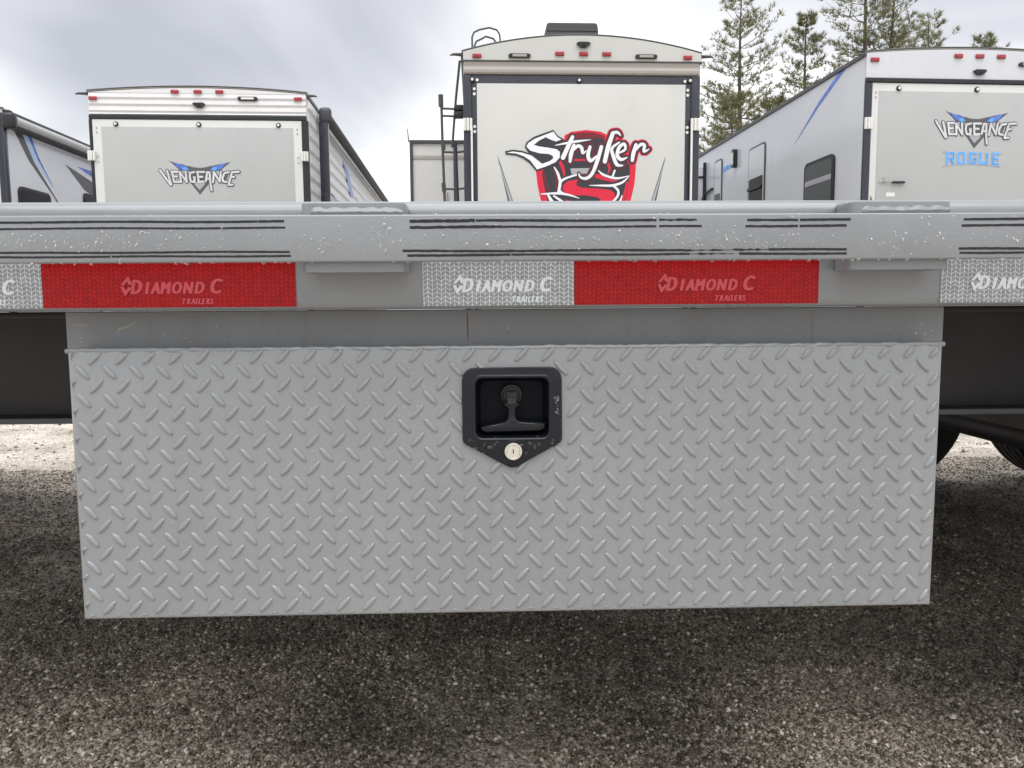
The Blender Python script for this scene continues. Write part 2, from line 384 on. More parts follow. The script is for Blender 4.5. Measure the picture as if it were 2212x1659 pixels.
def stones(name, n, ylo, yhi, xs, rmin, rmax, seed, label, pw=1.35, tone=(1.15, 1.6)):
    rg = np.random.default_rng(seed)
    y = ylo + (yhi - ylo) * rg.random(n) ** pw; x = rg.uniform(-1, 1, n) * (xs[0] + xs[1] * y) + rg.normal(0, 0.22, n)
    dens = vnoise(x * 3.1, y * 3.1, 21) * 0.6 + vnoise(x * 9, y * 9, 22) * 0.4
    keep = rg.random(n) < np.clip(dens * 2.4 - 0.15, 0.25, 1); x = x[keep]; y = y[keep]; n = len(x)
    r = np.exp(rg.normal(0, 0.42, n)) * (rmin + rmax) / 2; r = np.clip(r, rmin * .6, rmax * 1.7)
    base = np.array([(1, 0, 0), (-1, 0, 0), (0, 1, 0), (0, -1, 0), (0, 0, 1), (0, 0, -1)], float)
    fc = np.array([(0, 2, 4), (2, 1, 4), (1, 3, 4), (3, 0, 4), (2, 0, 5), (1, 2, 5), (3, 1, 5), (0, 3, 5)])
    v = base[None] + rg.normal(0, 0.20, (n, 6, 3)); v[:, :, 2] *= 0.8
    a = rg.uniform(0, 6.28, n); ca, sa = np.cos(a)[:, None], np.sin(a)[:, None]
    vx = v[:, :, 0] * ca - v[:, :, 1] * sa; vy = v[:, :, 0] * sa + v[:, :, 1] * ca
    z0 = gheight(x, y) + r * rg.uniform(0.0, 0.45, n)
    co = np.stack([vx * r[:, None] + x[:, None], vy * r[:, None] + y[:, None], v[:, :, 2] * r[:, None] + z0[:, None]], -1).reshape(-1, 3)
    fs = (fc[None] + (np.arange(n) * 6)[:, None, None]).reshape(-1, 3)
    rnd = np.repeat(np.clip(rg.beta(tone[0], tone[1], n), 0, 1), 6)
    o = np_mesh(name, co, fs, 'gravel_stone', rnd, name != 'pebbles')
    tag(o, label, 'gravel', kind='stuff')
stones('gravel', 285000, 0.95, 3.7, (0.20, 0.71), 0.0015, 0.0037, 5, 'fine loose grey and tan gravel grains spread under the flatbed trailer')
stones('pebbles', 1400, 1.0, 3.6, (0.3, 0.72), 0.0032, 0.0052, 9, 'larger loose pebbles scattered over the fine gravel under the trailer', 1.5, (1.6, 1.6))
stones('gravel', 9000, 3.6, 7.5, (0.3, 0.8), 0.004, 0.008, 6, 'pale loose gravel scattered beyond the far side of the flatbed trailer', 1.0, (2.2, 1.2))

# ------------------------------------------------------------------ flatbed trailer
TR = empty('flatbed_trailer', (0, 0, 0))
tag(TR, 'grey steel flatbed trailer with tread plate toolbox and red and white reflective tape', 'trailer')
X0, X1 = -2.9, 4.6                                  # trailer length
YF, YB = 0.885, 3.345                               # near and far side rails
def channel(y, sgn, name):
    r = 0.010; prof = []
    z0, z1 = 0.7600, 0.8832; d = 0.045 * sgn; t = 0.007 * sgn
    rt = 0.017
    for k in range(9): a = R(90 * k / 8); prof.append((y + rt * sgn * (1 - math.sin(a)), z1 - rt * (1 - math.cos(a))))
    prof = [(y + d, z1)] + prof
    prof2 = []
    for k in range(6): a = R(90 * k / 5); prof2.append((y + r * sgn * (1 - math.cos(a)), z0 + r * (1 - math.sin(a))))
    prof = prof + prof2 + [(y + d, z0), (y + d, z0 + 0.007), (y + t, z0 + 0.012), (y + t, z1 - 0.012), (y + d, z1 - 0.007)]
    return MB().prism(prof, 0, X0, X1).build(name, 'grey_paint', TR, True)
channel(YF, 1, 'side_rail'); channel(YB, -1, 'side_rail')
rail = MB().rbox(X0, X1, 0.830, 0.8395, 0.8106, 0.8602, 0.0022, 3).build('rub_rail', 'grey_paint', TR, True)
MB().rbox(X0, X1, YB + 0.0455, YB + 0.055, 0.8106, 0.8602, 0.0022, 2).build('rub_rail', 'grey_paint', TR, True)

# stake pockets: short hollow steel tubes between side rail and rub rail
def pocket_mesh():
    mb = MB()
    o = rrect(0, 0, 0.056, 0.0222, 0.009, 4); i = rrect(0, 0, 0.049, 0.0155, 0.004, 4)
    z0, z1 = -0.066, 0.0070
    mb.loft([[(p[0], p[1], z0) for p in i], [(p[0], p[1], z0) for p in o], [(p[0], p[1], z1) for p in o], [(p[0], p[1], z1) for p in i], [(p[0], p[1], z0) for p in i]])
    return mb
pk = None
for k in range(-4, 8):
    xk = -0.1465 + 0.5965 * k
    if not (X0 + .1 < xk < X1 - .1): continue
    if pk is None: pk = pocket_mesh().build('stake_pocket', 'grey_paint', TR, True); pk.location = (xk, 0.8622, 0.8662)
    else: link_copy(pk, TR, (xk, 0.8622, 0.8662))
    # lumpy weld beads along the pocket top and bottom
    for zb, x0, x1, rad in ((0.8705, -0.054, 0.056, 0.0058), (0.8055, -0.044, 0.05, 0.0036)):
        n = 26; pts = []; rr = []
        for j in range(n + 1):
            t = j / n; pts.append((xk + x0 + (x1 - x0) * t, 0.8825 if zb > .85 else 0.8815, zb + random.uniform(-.0008, .0008) + (0.004 * math.exp(-((t - .02) / .08) ** 2) if zb > .85 else 0)))
            rr.append(rad * (0.8 + 0.3 * abs(math.sin(j * 1.9)) + random.uniform(-.08, .08)) * (0.35 if j in (0, n) else 1))
        MB().tube(pts, rr, 8).build('weld_bead', 'grey_paint', TR, True)
    n = 16; pts = [(xk - 0.047 + 0.1 * j / n, 0.8425 + random.uniform(-.0006, .0006), 0.8640 + random.uniform(-.0008, .0008)) for j in range(n + 1)]
    MB().tube(pts, [0.0056 * (0.75 + 0.45 * abs(math.sin(j * 2.1))) * (0.4 if j in (0, n) else 1) for j in range(n + 1)], 8).build('weld_bead', 'grey_paint', TR, True)

# ragged black double pinstripes on the rub rail
def stripe(x0, x1, z, h=0.0020, rag=0.25, gaps=0.0):
    h *= 1.18; rag *= 0.6
    n = max(6, int((x1 - x0) / 0.004)); top = []; bot = []; z0 = z
    for j in range(n + 1):
        x = x0 + (x1 - x0) * j / n; wv = 0.0003 * math.sin(x * 31 + z * 900)
        k = 1.0 if random.random() > gaps else random.uniform(0.1, 0.5)
        top.append((x, z0 + wv + h / 2 * k * random.uniform(1 - rag, 1 + rag))); bot.append((x, z0 + wv - h / 2 * k * random.uniform(1 - rag, 1 + rag)))
    mb = MB()
    mb.loft([[(p[0], 0.8297, p[1]) for p in bot], [(p[0], 0.8297, p[1]) for p in top]], False)
    mb.loft([[(p[0], 0.8300, p[1]) for p in top], [(p[0], 0.8297, p[1]) for p in top]], False)
    mb.loft([[(p[0], 0.8297, p[1]) for p in bot], [(p[0], 0.8300, p[1]) for p in bot]], False)
    mb.f = [f[::-1] for f in mb.f]
    mb.build('pinstripe', 'stripe_black', rail)
Z1, Z2, Z3, Z4 = 0.8532, 0.8466, 0.8215, 0.8172
for a, b in ((-1.30, -0.838), (-0.765, -0.217)):
    stripe(a, b, Z1); stripe(a, b + 0.001, Z2, 0.0017); stripe(a, b + .005, Z3, 0.0018); stripe(a, b + .006, Z4, 0.0018)
stripe(-0.085, -0.016, Z1, .0026, .45); stripe(-0.015, 0.178, Z1, .0022); stripe(0.181, 0.222, Z1, .002, .5, .3)
stripe(-0.085, 0.012, Z2, .0024, .4); stripe(0.012, 0.178, Z2, .0018); stripe(0.181, 0.227, Z2, .0018, .3)
stripe(-0.093, 0.215, Z3, .0021, .4); stripe(0.215, 0.30, Z3, .0019, .7, .45); stripe(0.30, 0.385, Z3, .0021)
stripe(-0.088, 0.0215, Z4, .0022); stripe(0.0225, 0.214, Z4, .0019); stripe(0.214, 0.262, Z4, .0017, .7, .45); stripe(0.268, 0.385, Z4, .0021)
stripe(0.276, 0.331, Z1, .0021, .35); stripe(0.333, 0.388, Z1, .0023); stripe(0.274, 0.331, Z2, .002, .35); stripe(0.333, 0.384, Z2, .0022)
for a, b in ((0.512, 1.06), (1.12, 1.66)):
    stripe(a, b, Z1, .0023); stripe(a - .002, b, Z2, .0021); stripe(a - .004, b, Z3, .0022); stripe(a - .003, b, Z4, .002)

# reflective tape with its lettering
def logo(tape, x, z, m, k=1.0):
    """the lozenge mark and the two lines of slanted lettering; x = left edge, z = base line"""
    yt = 0.8838; mb = MB()
    def put(body, size, x, z, off):
        for q, chx in enumerate(body):
            vs, fs = text_mesh(chx, size, 0.28, 0.0, 0.00006)
            xm = min(v[0] for v in vs); wd = max(v[0] for v in vs) - xm
            for dxx, dzz in ((-1, 0), (1, 0), (0, .7), (0, -.5)):
                mb.k += 1
                mb.add([((v[0] - xm) * 0.72 + x + dxx * size * .058, yt - v[2] - mb.k * .000008, v[1] + z + dzz * size * .03) for v in vs], fs)
            x += wd * 0.72 + size * .112
        return x + size * .05
    x1 = put('D', 0.0222 * k, x + 0.0115 * k, z, 0.0004); x2 = put('IAMOND', 0.0186 * k, x1 + 0.0012, z, 0.0004)
    put('C', 0.0236 * k, x2 + 0.0055, z, 0.0005)
    put('TRAILERS', 0.0092 * k, x + 0.0685 * k, z - 0.0120 * k, 0.00018)
    cx, cz = x + 0.0075 * k, z + 0.0086 * k
    def ch(s):
        P = lambda a, b: (cx + a * k * 0.001 + s * b * k * 0.0002, cz + s * b * k * 0.001)
        return [P(-6.5, 1.0), P(0, 11.5), P(6, 2.0), P(2.2, 1.2), P(-0.2, 5.2), P(-3.0, 0.8)]
    for s in (1, -1):
        mb.flat(ch(s), yt, 0.0002)
    mb.build('lettering', m, tape)
ZT0, ZT1 = 0.7638, 0.8150
def tape(x0, x1, red, lx=None):
    o = MB().box(x0, x1, 0.8842, 0.8849, ZT0, ZT1).build('reflective_tape', 'tape_red' if red else 'tape_white', TR)
    if lx is not None: logo(o, lx, 0.7795, 'text_red' if red else 'text_white')
    return o
tape(-0.6765, -0.5037, False, -0.6475); tape(-0.5034, -0.2205, True, -0.4165)
tape(-0.0772, 0.0956, False, -0.0435); tape(0.0959, 0.3788, True, 0.1905)
tape(0.5218, 0.6946, False, 0.5555); tape(0.6949, 0.9778, True, 0.7835)
tape(-0.9597, -0.6768, True, -0.8725)

# ---- toolbox
DX0, DX1, DZ0, DZ1, DY = -0.4898, 0.5385, 0.3930, 0.7165, 0.9000
bx = MB()
by1 = 1.335
bx.box(DX0 + .006, DX0 + .010, DY + .0505, by1, DZ0 + .004, 0.757); bx.box(DX1 - .010, DX1 - .006, DY + .0505, by1, DZ0 + .004, 0.757)
bx.box(DX0 + .0101, DX1 - .0101, DY + .012, by1, DZ0 + .004, DZ0 + .008); bx.box(DX0 + .0101, DX1 - .0101, by1 - .004, by1, DZ0 + .0081, 0.756)
bx.build('toolbox', 'grey_paint', TR)
MB().rbox(-0.5130, 0.5640, 0.9450, 0.9495, 0.7050, 0.7595, 0.0008, 1).build('mounting_plate', 'grey_paint_plate', TR, True)
# marks on the plate: primer showing through, a run of dirt at the joints
mk = MB()
mk.stroke([(-0.452, 0.7335), (-0.449, 0.7385), (-0.438, 0.7420), (-0.4295, 0.7468)], [.0012, .0022, .0012, .0008], 0.9449, .0001)
mk.build('paint_chip', 'primer_chip', TR); mk = MB()
mk.stroke([(-0.5025, 0.7440), (-0.495, 0.7438), (-0.487, 0.7430)], [.0006, .0012, .0005], 0.9449, .0001)
mk.build('paint_chip', 'primer_chip', TR)
mk = MB()
mk.stroke([(-0.0285, 0.7555), (-0.0283, 0.740), (-0.0280, 0.722)], [.0010, .0022, .0008], 0.9449, .0001)
mk.build('dirt_run', 'rust', TR); mk = MB()
mk.stroke([(0.398, 0.755), (0.3984, 0.738), (0.3986, 0.719)], [.0007, .0006, .0005], 0.9449, .0001)
mk.build('dirt_run', 'rust', TR)

LCX, LCZ = 0.0239, 0.6456                            # latch centre
# recess opening of the latch, cut through the door sheet
HX0, HX1, HZ0, HZ1 = LCX - 0.0465, LCX + 0.0475, LCZ - 0.0415, LCZ + 0.037
dm = MB()
def ring(off, y): return [(DX0 - off, y, DZ0 - off), (DX1 + off, y, DZ0 - off), (DX1 + off, y, DZ1 + off), (DX0 - off, y, DZ1 + off)]
hole = [(HX0, DY, HZ0), (HX1, DY, HZ0), (HX1, DY, HZ1), (HX0, DY, HZ1)]
ib = 0.0045
inner = [(DX0 + ib, DY, DZ0 + ib), (DX1 - ib, DY, DZ0 + ib), (DX1 - ib, DY, DZ1 - ib), (DX0 + ib, DY, DZ1 - ib)]
rings = [ [(p[0], DY + .003, p[2]) for p in hole], hole, inner]
for k in range(1, 5):
    a = R(90 * k / 4); o_ = ib * (1 - math.sin(a)); yy = DY + ib * (1 - math.cos(a))
    rings.append([(DX0 + o_, yy, DZ0 + o_), (DX1 - o_, yy, DZ0 + o_), (DX1 - o_, yy, DZ1 - o_), (DX0 + o_, yy, DZ1 - o_)])
rings.append([(DX0, DY + .0445, DZ0), (DX1, DY + .0445, DZ0), (DX1, DY + .0445, DZ1), (DX0, DY + .0445, DZ1)])
dm.loft(rings)
dm.f = [f[::-1] for f in dm.f]
door = dm.build('toolbox_door', 'door_paint', TR, True)
# weld / lip along the door's upper edge
n = 170; pts = []; rr = []
for j in range(n + 1):
    pts.append((DX0 - .002 + (DX1 - DX0 + .004) * j / n, DY + 0.0030 + random.uniform(-.0004, .0004), DZ1 - .0022 + random.uniform(-.0005, .0005)))
    rr.append(0.0034 * (0.86 + 0.2 * abs(math.sin(j * 0.7)) + random.uniform(-.1, .1)))
MB().tube(pts, rr, 8).build('weld_bead', 'grey_paint', TR, True)

# latch outline (metres from the latch centre), used to leave the treads out behind it
LS = 0.0906e-3
LOUT = []
for k in range(7): a = R(180 - 90 * k / 6); LOUT.append((-455 + 160 * math.cos(a) - 30, 340 + 165 * math.sin(a)))
for k in range(7): a = R(90 - 90 * k / 6); LOUT.append((490 + 160 * math.cos(a), 345 + 165 * math.sin(a)))
LOUT += [(655, -420)]
for k in range(1, 5): a = R(-62 * k / 4); LOUT.append((590 + 65 * math.cos(a), -430 + 65 * math.sin(a)))
LOUT += [(75, -790)]
for k in range(1, 5): a = R(-62 - 56 * k / 4); LOUT.append((8 + 145 * math.cos(a), -665 + 145 * math.sin(a)))
for k in range(5): a = R(-118 - 62 * k / 4); LOUT.append((-570 + 75 * math.cos(a), -430 + 75 * math.sin(a)))
LOUT += [(-645, -420)]
LOUT = [(p[0] * LS, p[1] * LS) for p in LOUT]
def inside(poly, x, z):
    c = False; j = len(poly) - 1
    for i in range(len(poly)):
        if (poly[i][1] > z) != (poly[j][1] > z) and x < (poly[j][0] - poly[i][0]) * (z - poly[i][1]) / (poly[j][1] - poly[i][1]) + poly[i][0]: c = not c
        j = i
    return c

# raised tread: pointed-oval lozenges, leaning left and right in turn
def lozenge(sign):
    a, b, nseg = 0.0119, 0.0037, 10; A = R(47) * sign; rings = []
    for ra, rb, h in ((1.0, 1.0, -0.0005), (0.91, 0.80, 0.0016), (0.70, 0.52, 0.0024)):
        rg = []
        for j in range(nseg):
            t = 2 * math.pi * j / nseg; u = math.cos(t); v = math.sin(t) * (1 - 0.12 * abs(u))
            x, z = a * u * ra, b * v * rb
            rg.append((x * math.cos(A) - z * math.sin(A), -h, x * math.sin(A) + z * math.cos(A)))
        rings.append(rg)
    return rings, (0, -0.0025, 0)
def loz_faces(n, base):
    out = []; T = base + 3 * n
    for j in range(n):
        q = (j + 1) % n
        for k in range(2): out.append((base + k * n + j, base + (k + 1) * n + j, base + (k + 1) * n + q, base + k * n + q))
        out.append((base + 2 * n + j, T, base + 2 * n + q))
    return out
def loz_mb(mb, sign, cx, cz):
    rings, top = lozenge(sign); lo_x, hi_x, lo_z, hi_z = DX0 + .0045, DX1 - .0045, DZ0 + .0045, DZ1 - .0045
    base = len(mb.v)
    for p in [p for rg in rings for p in rg] + [top]:
        qx, qz = min(max(p[0] + cx, lo_x), hi_x), min(max(p[2] + cz, lo_z), hi_z)
        cut = abs(qx - p[0] - cx) + abs(qz - p[2] - cz) > 1e-6
        mb.v.append((qx, DY + .0004 if cut else p[1] + DY, qz))
    mb.f += loz_faces(len(rings[0]), base)
PX, PZ = 0.030848, 0.0332
treads = []
xc0, zc0 = -0.4577, 0.6734          # a tread that leans right ("/")
for i in range(-14, 40):
    for j in range(-14, 8):
        for sgn, ox, oz in ((1, 0, 0), (-1, PX / 2, PZ / 2)):
            x, z = xc0 + i * PX + ox, zc0 + j * PZ + oz
            if not (DX0 - .004 < x < DX1 + .004 and DZ0 - .003 < z < DZ1 + .004): continue
            if inside(LOUT, x - LCX, z - LCZ) and min(abs(x - LCX - q[0]) + abs(z - LCZ - q[1]) for q in LOUT) > 0.011: continue
            edge = not (DX0 + .009 < x < DX1 - .009 and DZ0 + .009 < z < DZ1 - .009)
            treads.append((math.hypot(x, z - .76), x, z, sgn, edge))
treads.sort(key=lambda t: (t[4], t[0]))
proto = {}
for sgn in (1, -1):
    mb = MB(); rg, top = lozenge(sgn); n = len(rg[0])
    mb.v = [p for r_ in rg for p in r_] + [top]
    mb.f = loz_faces(n, 0)
    me = bpy.data.meshes.new('raised_tread'); me.from_pydata(mb.v, [], mb.f); me.polygons.foreach_set('use_smooth', [True] * len(me.polygons))
    me.materials.append(MATS['door_paint']); proto[sgn] = me
rest = MB()
for k, (d, x, z, sgn, edge) in enumerate(treads):
    if k < 300 and not edge:
        o = bpy.data.objects.new('raised_tread', proto[sgn]); COL.objects.link(o); o.parent = door; o.location = (x, DY, z)
    else:
        loz_mb(rest, sgn, x, z)
tag(rest.build('raised_treads', 'door_paint', door, 'all'), kind='stuff')

# ---- paddle latch
LT = empty('door_latch', (LCX, DY, LCZ)); LT.parent = TR
NA = 120; RC = (5 * LS * 1.0, -20 * LS)
def polar(poly, c, n=NA):
    out = []
    for k in range(n):
        a = 2 * math.pi * k / n; dx, dz = math.cos(a), math.sin(a); best = None
        for i in range(len(poly)):
            p, q = poly[i], poly[(i + 1) % len(poly)]
            ex, ez = q[0] - p[0], q[1] - p[1]; den = dx * ez - dz * ex
            if abs(den) < 1e-15: continue
            t = ((p[0] - c[0]) * ez - (p[1] - c[1]) * ex) / den; u = ((p[0] - c[0]) * dz - (p[1] - c[1]) * dx) / den
            if t > 0 and -1e-9 <= u <= 1 + 1e-9 and (best is None or t < best): best = t
        out.append((c[0] + dx * best, c[1] + dz * best))
    return out
hw, hh = 475 * LS, 390 * LS
rec = lambda g, r: polar(rrect(RC[0], RC[1], hw + g, hh + g, r, 6), RC)
shr = lambda poly, g: [(p[0] - RC[0], p[1] - RC[1]) for p in poly] and [(p[0] - g * (p[0] - RC[0]) / math.hypot(p[0] - RC[0], p[1] - RC[1]), p[1] - g * (p[1] - RC[1]) / math.hypot(p[0] - RC[0], p[1] - RC[1])) for p in poly]
OUT = polar(LOUT, RC)
T3 = lambda poly, y: [(p[0], y, p[1]) for p in poly]
lm = MB()
lm.loft([T3(OUT, 0.0004), T3(OUT, -0.0030), T3(shr(OUT, 0.0005), -0.0040), T3(shr(OUT, 0.0014), -0.0044), T3(rec(0.0042, .010), -0.0044), T3(rec(0.0034, .0095), -0.0052),
         T3(rec(0.0018, .009), -0.0056), T3(rec(0.0004, .0085), -0.0046), T3(rec(-0.0004, .008), -0.001)], True, False, False)
lm.f = [f[::-1] for f in lm.f]
lm.build('latch_plate', 'latch_black', LT, True)
lm = MB()
lm.loft([T3(rec(-0.0004, .008), -0.001), T3(rec(-0.0030, .009), 0.018), T3(rec(-0.0055, .008), 0.0215)], True, False, False)
c0 = len(lm.v); lm.v.append((RC[0], 0.0215, RC[1]))
for j in range(NA): lm.f.append((c0 - NA + j, c0 - NA + (j + 1) % NA, c0))
lm.f = [f[::-1] for f in lm.f]
lm.build('latch_recess', 'recess_shade_black', LT, True)
# T handle: hub, stem, cross bar
hm = MB()
hx, hz = 0.0, 135 * LS
hub = lambda r, y: [(hx + r * math.cos(t), y, hz + r * math.sin(t)) for t in [2 * math.pi * j / 32 for j in range(32)]]
hm.loft([hub(.0125, .0216), hub(.0128, .010), hub(.0122, .0085), hub(.0105, .0080), hub(.0098, .0098), hub(.002, .0098)], True, False, True)
hm.rbox(-.0060, .0060, .0004, .0110, hz - .0110, hz + .0048, .0012)
handle = hm.build('handle_hub', 'handle_black', LT, True)
MB().rbox(-.0050, .0050, -.0006, .0003, hz - .0100, hz - .0028, .0003).build('pivot_slot', 'keyway', LT)
hm = MB()
prof = [(-.0092, hz - .0085), (-.0060, hz - .0150), (-.0050, hz - .022), (-.0055, hz - .0275), (-.0085, hz - .0310), (-.020, hz - .0335), (-.0372, hz - .0360), (-.0372, hz - .0425), (-.030, hz - .0450), (.032, hz - .0440), (.0408, hz - .0410),
        (.0408, hz - .0318), (.020, hz - .0316), (.0090, hz - .0305), (.0058, hz - .0275), (.0050, hz - .022), (.0060, hz - .0150), (.0092, hz - .0085)]
n_ = len(prof); ins = []
for k in range(n_):
    p, a, b = Vector(prof[k]), Vector(prof[k - 1]), Vector(prof[(k + 1) % n_])
    d = (b - a).normalized(); ins.append((-d.y, d.x))
hm.loft([[(p[0], 0.0180, p[1]) for p in prof]] + [[(p[0] + q[0] * g_, y_, p[1] + q[1] * g_) for p, q in zip(prof, ins)] for g_, y_ in ((0, .0065), (.0005, .0042), (.0014, .0026), (.0027, .0018))], True, True, True)
hm.build('t_handle', 'handle_black', LT, 'all')
# key lock
lk = Vector((15 * LS, 0, -585 * LS))
rk = lambda r, y: [(lk.x + r * math.cos(t), y, lk.z + r * math.sin(t)) for t in [2 * math.pi * j / 36 for j in range(36)]]
MB().loft([rk(.0108, -.0040), rk(.0108, -.0072), rk(.0101, -.0082), rk(.0082, -.0083), rk(.0074, -.0068), rk(.0068, -.0066), rk(.0064, -.0074), rk(.001, -.0076)], True, False, True).build('lock_cylinder', 'chrome', LT, True)
MB().rbox(lk.x - .0008, lk.x + .0006, -.0083, -.0070, lk.z - .0022, lk.z + .0026, .0003).build('keyhole', 'keyway', LT)

# ---- frame under the deck
def ibeam(y, name):
    z0, z1 = 0.5580, 0.7590; f = 0.052
    MB().box(X0, X1, y + .044, y + .053, z0 + .0115, z1 - .0125).build(name + '_web', 'dark_paint', TR)
    MB().rbox(X0, X1, y, y + 2 * f, z0, z0 + .0110, .002).build(name + '_flange', 'dark_flange', TR, True)
    MB().rbox(X0, X1, y, y + 2 * f, z1 - .012, z1, .002).build(name + '_flange', 'dark_paint', TR, True)
ibeam(1.395, 'main_beam'); ibeam(2.74, 'main_beam')
xk = X0 + .05
while xk < X1:
    MB().box(xk, xk + .045, YF + .009, YB - .009, 0.7605, 0.8345).build('cross_member', 'dark_paint', TR); xk += 0.61
pw = (YB - YF - .10) / 13
for k in range(13):
    MB().rbox(X0, X1, YF + .05 + k * pw, YF + .05 + (k + 1) * pw - .004, 0.8355, 0.8750, .003).build('deck_plank', 'deck_wood', TR, True)
# suspension and wheels
MB().rbox(1.44, 1.56, 1.40, 2.95, 0.415, 0.5575, .01).build('hanger_tube', 'dark_paint', TR)
MB().rbox(1.95, 2.03, 1.40, 2.95, 0.43, 0.5575, .01).build('hanger_tube', 'dark_paint', TR)
WR = 0.372
def tyre(parent):
    mb = MB(); prof = [(0.215, -.085), (0.25, -.108), (0.31, -.118), (0.352, -.108), (0.366, -.088)]
    for k in range(5):
        y = -.075 + k * .0375
        prof += [(WR, y - .013), (WR, y + .013), (WR - .008, y + .0145), (WR - .008, y + .0215)] if k < 4 else [(WR, y - .013), (WR, y + .008)]
    prof += [(0.366, .088), (0.352, .108), (0.31, .118), (0.25, .108), (0.215, .085)]
    n = 56
    mb.loft([[(r * math.cos(t), y, r * math.sin(t)) for r, y in prof] for t in [2 * math.pi * j / n for j in range(n)] + [0]], False)
    return mb.build('tyre', 'tyre', parent, True)
def rim(parent, s):
    mb = MB(); prof = [(0.216, -.09), (0.205, -.088), (0.195, -.05), (0.17, -.03), (0.09, -.035), (0.085, -.06), (0.05, -.07), (0.0, -.07)]
    n = 32
    mb.loft([[(r * math.cos(t), s * y, r * math.sin(t)) for r, y in prof] for t in [2 * math.pi * j / n for j in range(n)] + [0]], False)
    mb.loft([[(r * math.cos(t), s * y, r * math.sin(t)) for r, y in [(0.216, -.09), (0.214, 0), (0.216, .09), (0.19, .088), (0.19, -.04)]] for t in [2 * math.pi * j / n for j in range(n)] + [0]], False)
    return mb.build('rim', 'wheel_grey', parent, True)
for i, (wx, wy, s) in enumerate(((1.605, 3.20, -1), (2.505, 3.20, -1), (1.605, 1.14, 1), (2.505, 1.14, 1))):
    we = empty('wheel', (wx, wy, WR)); we.parent = TR
    tyre(we); rim(we, s)
for wx in (1.605, 2.505):
    MB().tube([(wx, 1.14, WR), (wx, 3.20, WR)], 0.045, 12).build('axle', 'dark_paint', TR, True)

# ---- rain drops standing on the paint
def drops():
    mb = MB(); rg = random.Random(4); n = 7
    def drop(x, y, z, r, st=1.0, h=0.42):
        base = len(mb.v); wob = [rg.uniform(.82, 1.18) for _ in range(n)]
        for rr, hh in ((1.0, 0.0), (0.82, 0.62), (0.42, 0.95)):
            for j in range(n):
                a = 2 * math.pi * j / n; mb.v.append((x + r * rr * wob[j] * math.cos(a), y - hh * h * r, z + st * r * rr * wob[j] * math.sin(a)))
        mb.v.append((x, y - h * r, z))
        for q in range(2):
            for j in range(n):
                k = (j + 1) % n; mb.f.append((base + q * n + j, base + q * n + n + j, base + q * n + n + k, base + q * n + k)[::1])
        for j in range(n): mb.f.append((base + 2 * n + j, base + 3 * n, base + 2 * n + (j + 1) % n))
    # rub rail face
    for c, s, num in ((-0.40, 0.09, 190), (-0.55, 0.1, 90), (-0.15, 0.05, 110), (0.04, 0.10, 330), (0.20, 0.10, 120), (0.28, 0.04, 90), (0.45, 0.06, 60), (0.58, .06, 40)):
        for _ in range(num):
            x = rg.gauss(c, s); z = rg.uniform(0.8135, 0.8575) if rg.random() < .35 else rg.gauss(0.833, .006)
            if not 0.812 < z < 0.859: continue
            r = min(0.0021, max(0.0004, rg.lognormvariate(-7.4, 0.45)))
            drop(x, 0.8300, z, r, rg.uniform(.8, 1.4))
    for _ in range(26): drop(rg.uniform(-.62, .66), 0.8300, rg.uniform(.815, .857), rg.uniform(.0010, .0019), rg.uniform(.8, 1.6))
    # hanging drops below the rail, and on the side rail above it
    for _ in range(90): drop(rg.uniform(-.64, .68), 0.8318, 0.8108 + rg.uniform(-.0012, .0004), rg.uniform(.0008, .0026), .7, .8)
    for _ in range(260): drop(rg.uniform(-.68, .72), 0.8850, rg.uniform(.862, .8665), rg.lognormvariate(-7.4, .4), rg.uniform(.8, 1.3))
    for _ in range(200): drop(rg.uniform(-.50, .55), 0.9450, rg.uniform(.721, .742), rg.lognormvariate(-7.1, .45))
    # toolbox door, more of them low on the right
    for c, cz, sx, sz, num in ((0.02, .56, .3, .09, 520), (0.36, .46, .09, .06, 330), (-0.1, .62, .08, .05, 120), (-0.2, .48, .12, .05, 150), (0.1, .60, .12, .05, 160)):
        for _ in range(num):
            x, z = rg.gauss(c, sx), rg.gauss(cz, sz)
            if not (DX0 + .005 < x < DX1 - .005 and DZ0 + .006 < z < DZ1 - .004) or inside(LOUT, x - LCX, z - LCZ): continue
            drop(x, DY, z, min(.0022, max(.0005, rg.lognormvariate(-7.1, .45))), rg.uniform(.8, 1.5), .5)
    for _ in range(34):                                             # on the latch plate
        x, z = LCX + rg.choice((-1, 1)) * rg.uniform(.01, .052), LCZ + rg.gauss(-.044, .006)
        if inside(LOUT, x - LCX, z - LCZ): drop(x, DY - .0044, z, rg.uniform(.0006, .0017))
    for _ in range(26): drop(LCX + .0525 + rg.gauss(0, .0018), DY - .0044, LCZ + rg.uniform(-.012, .012), rg.uniform(.0006, .0016))
    o = mb.build('water_drops', 'water', TR, 'all'); tag(o, kind='stuff')
drops()

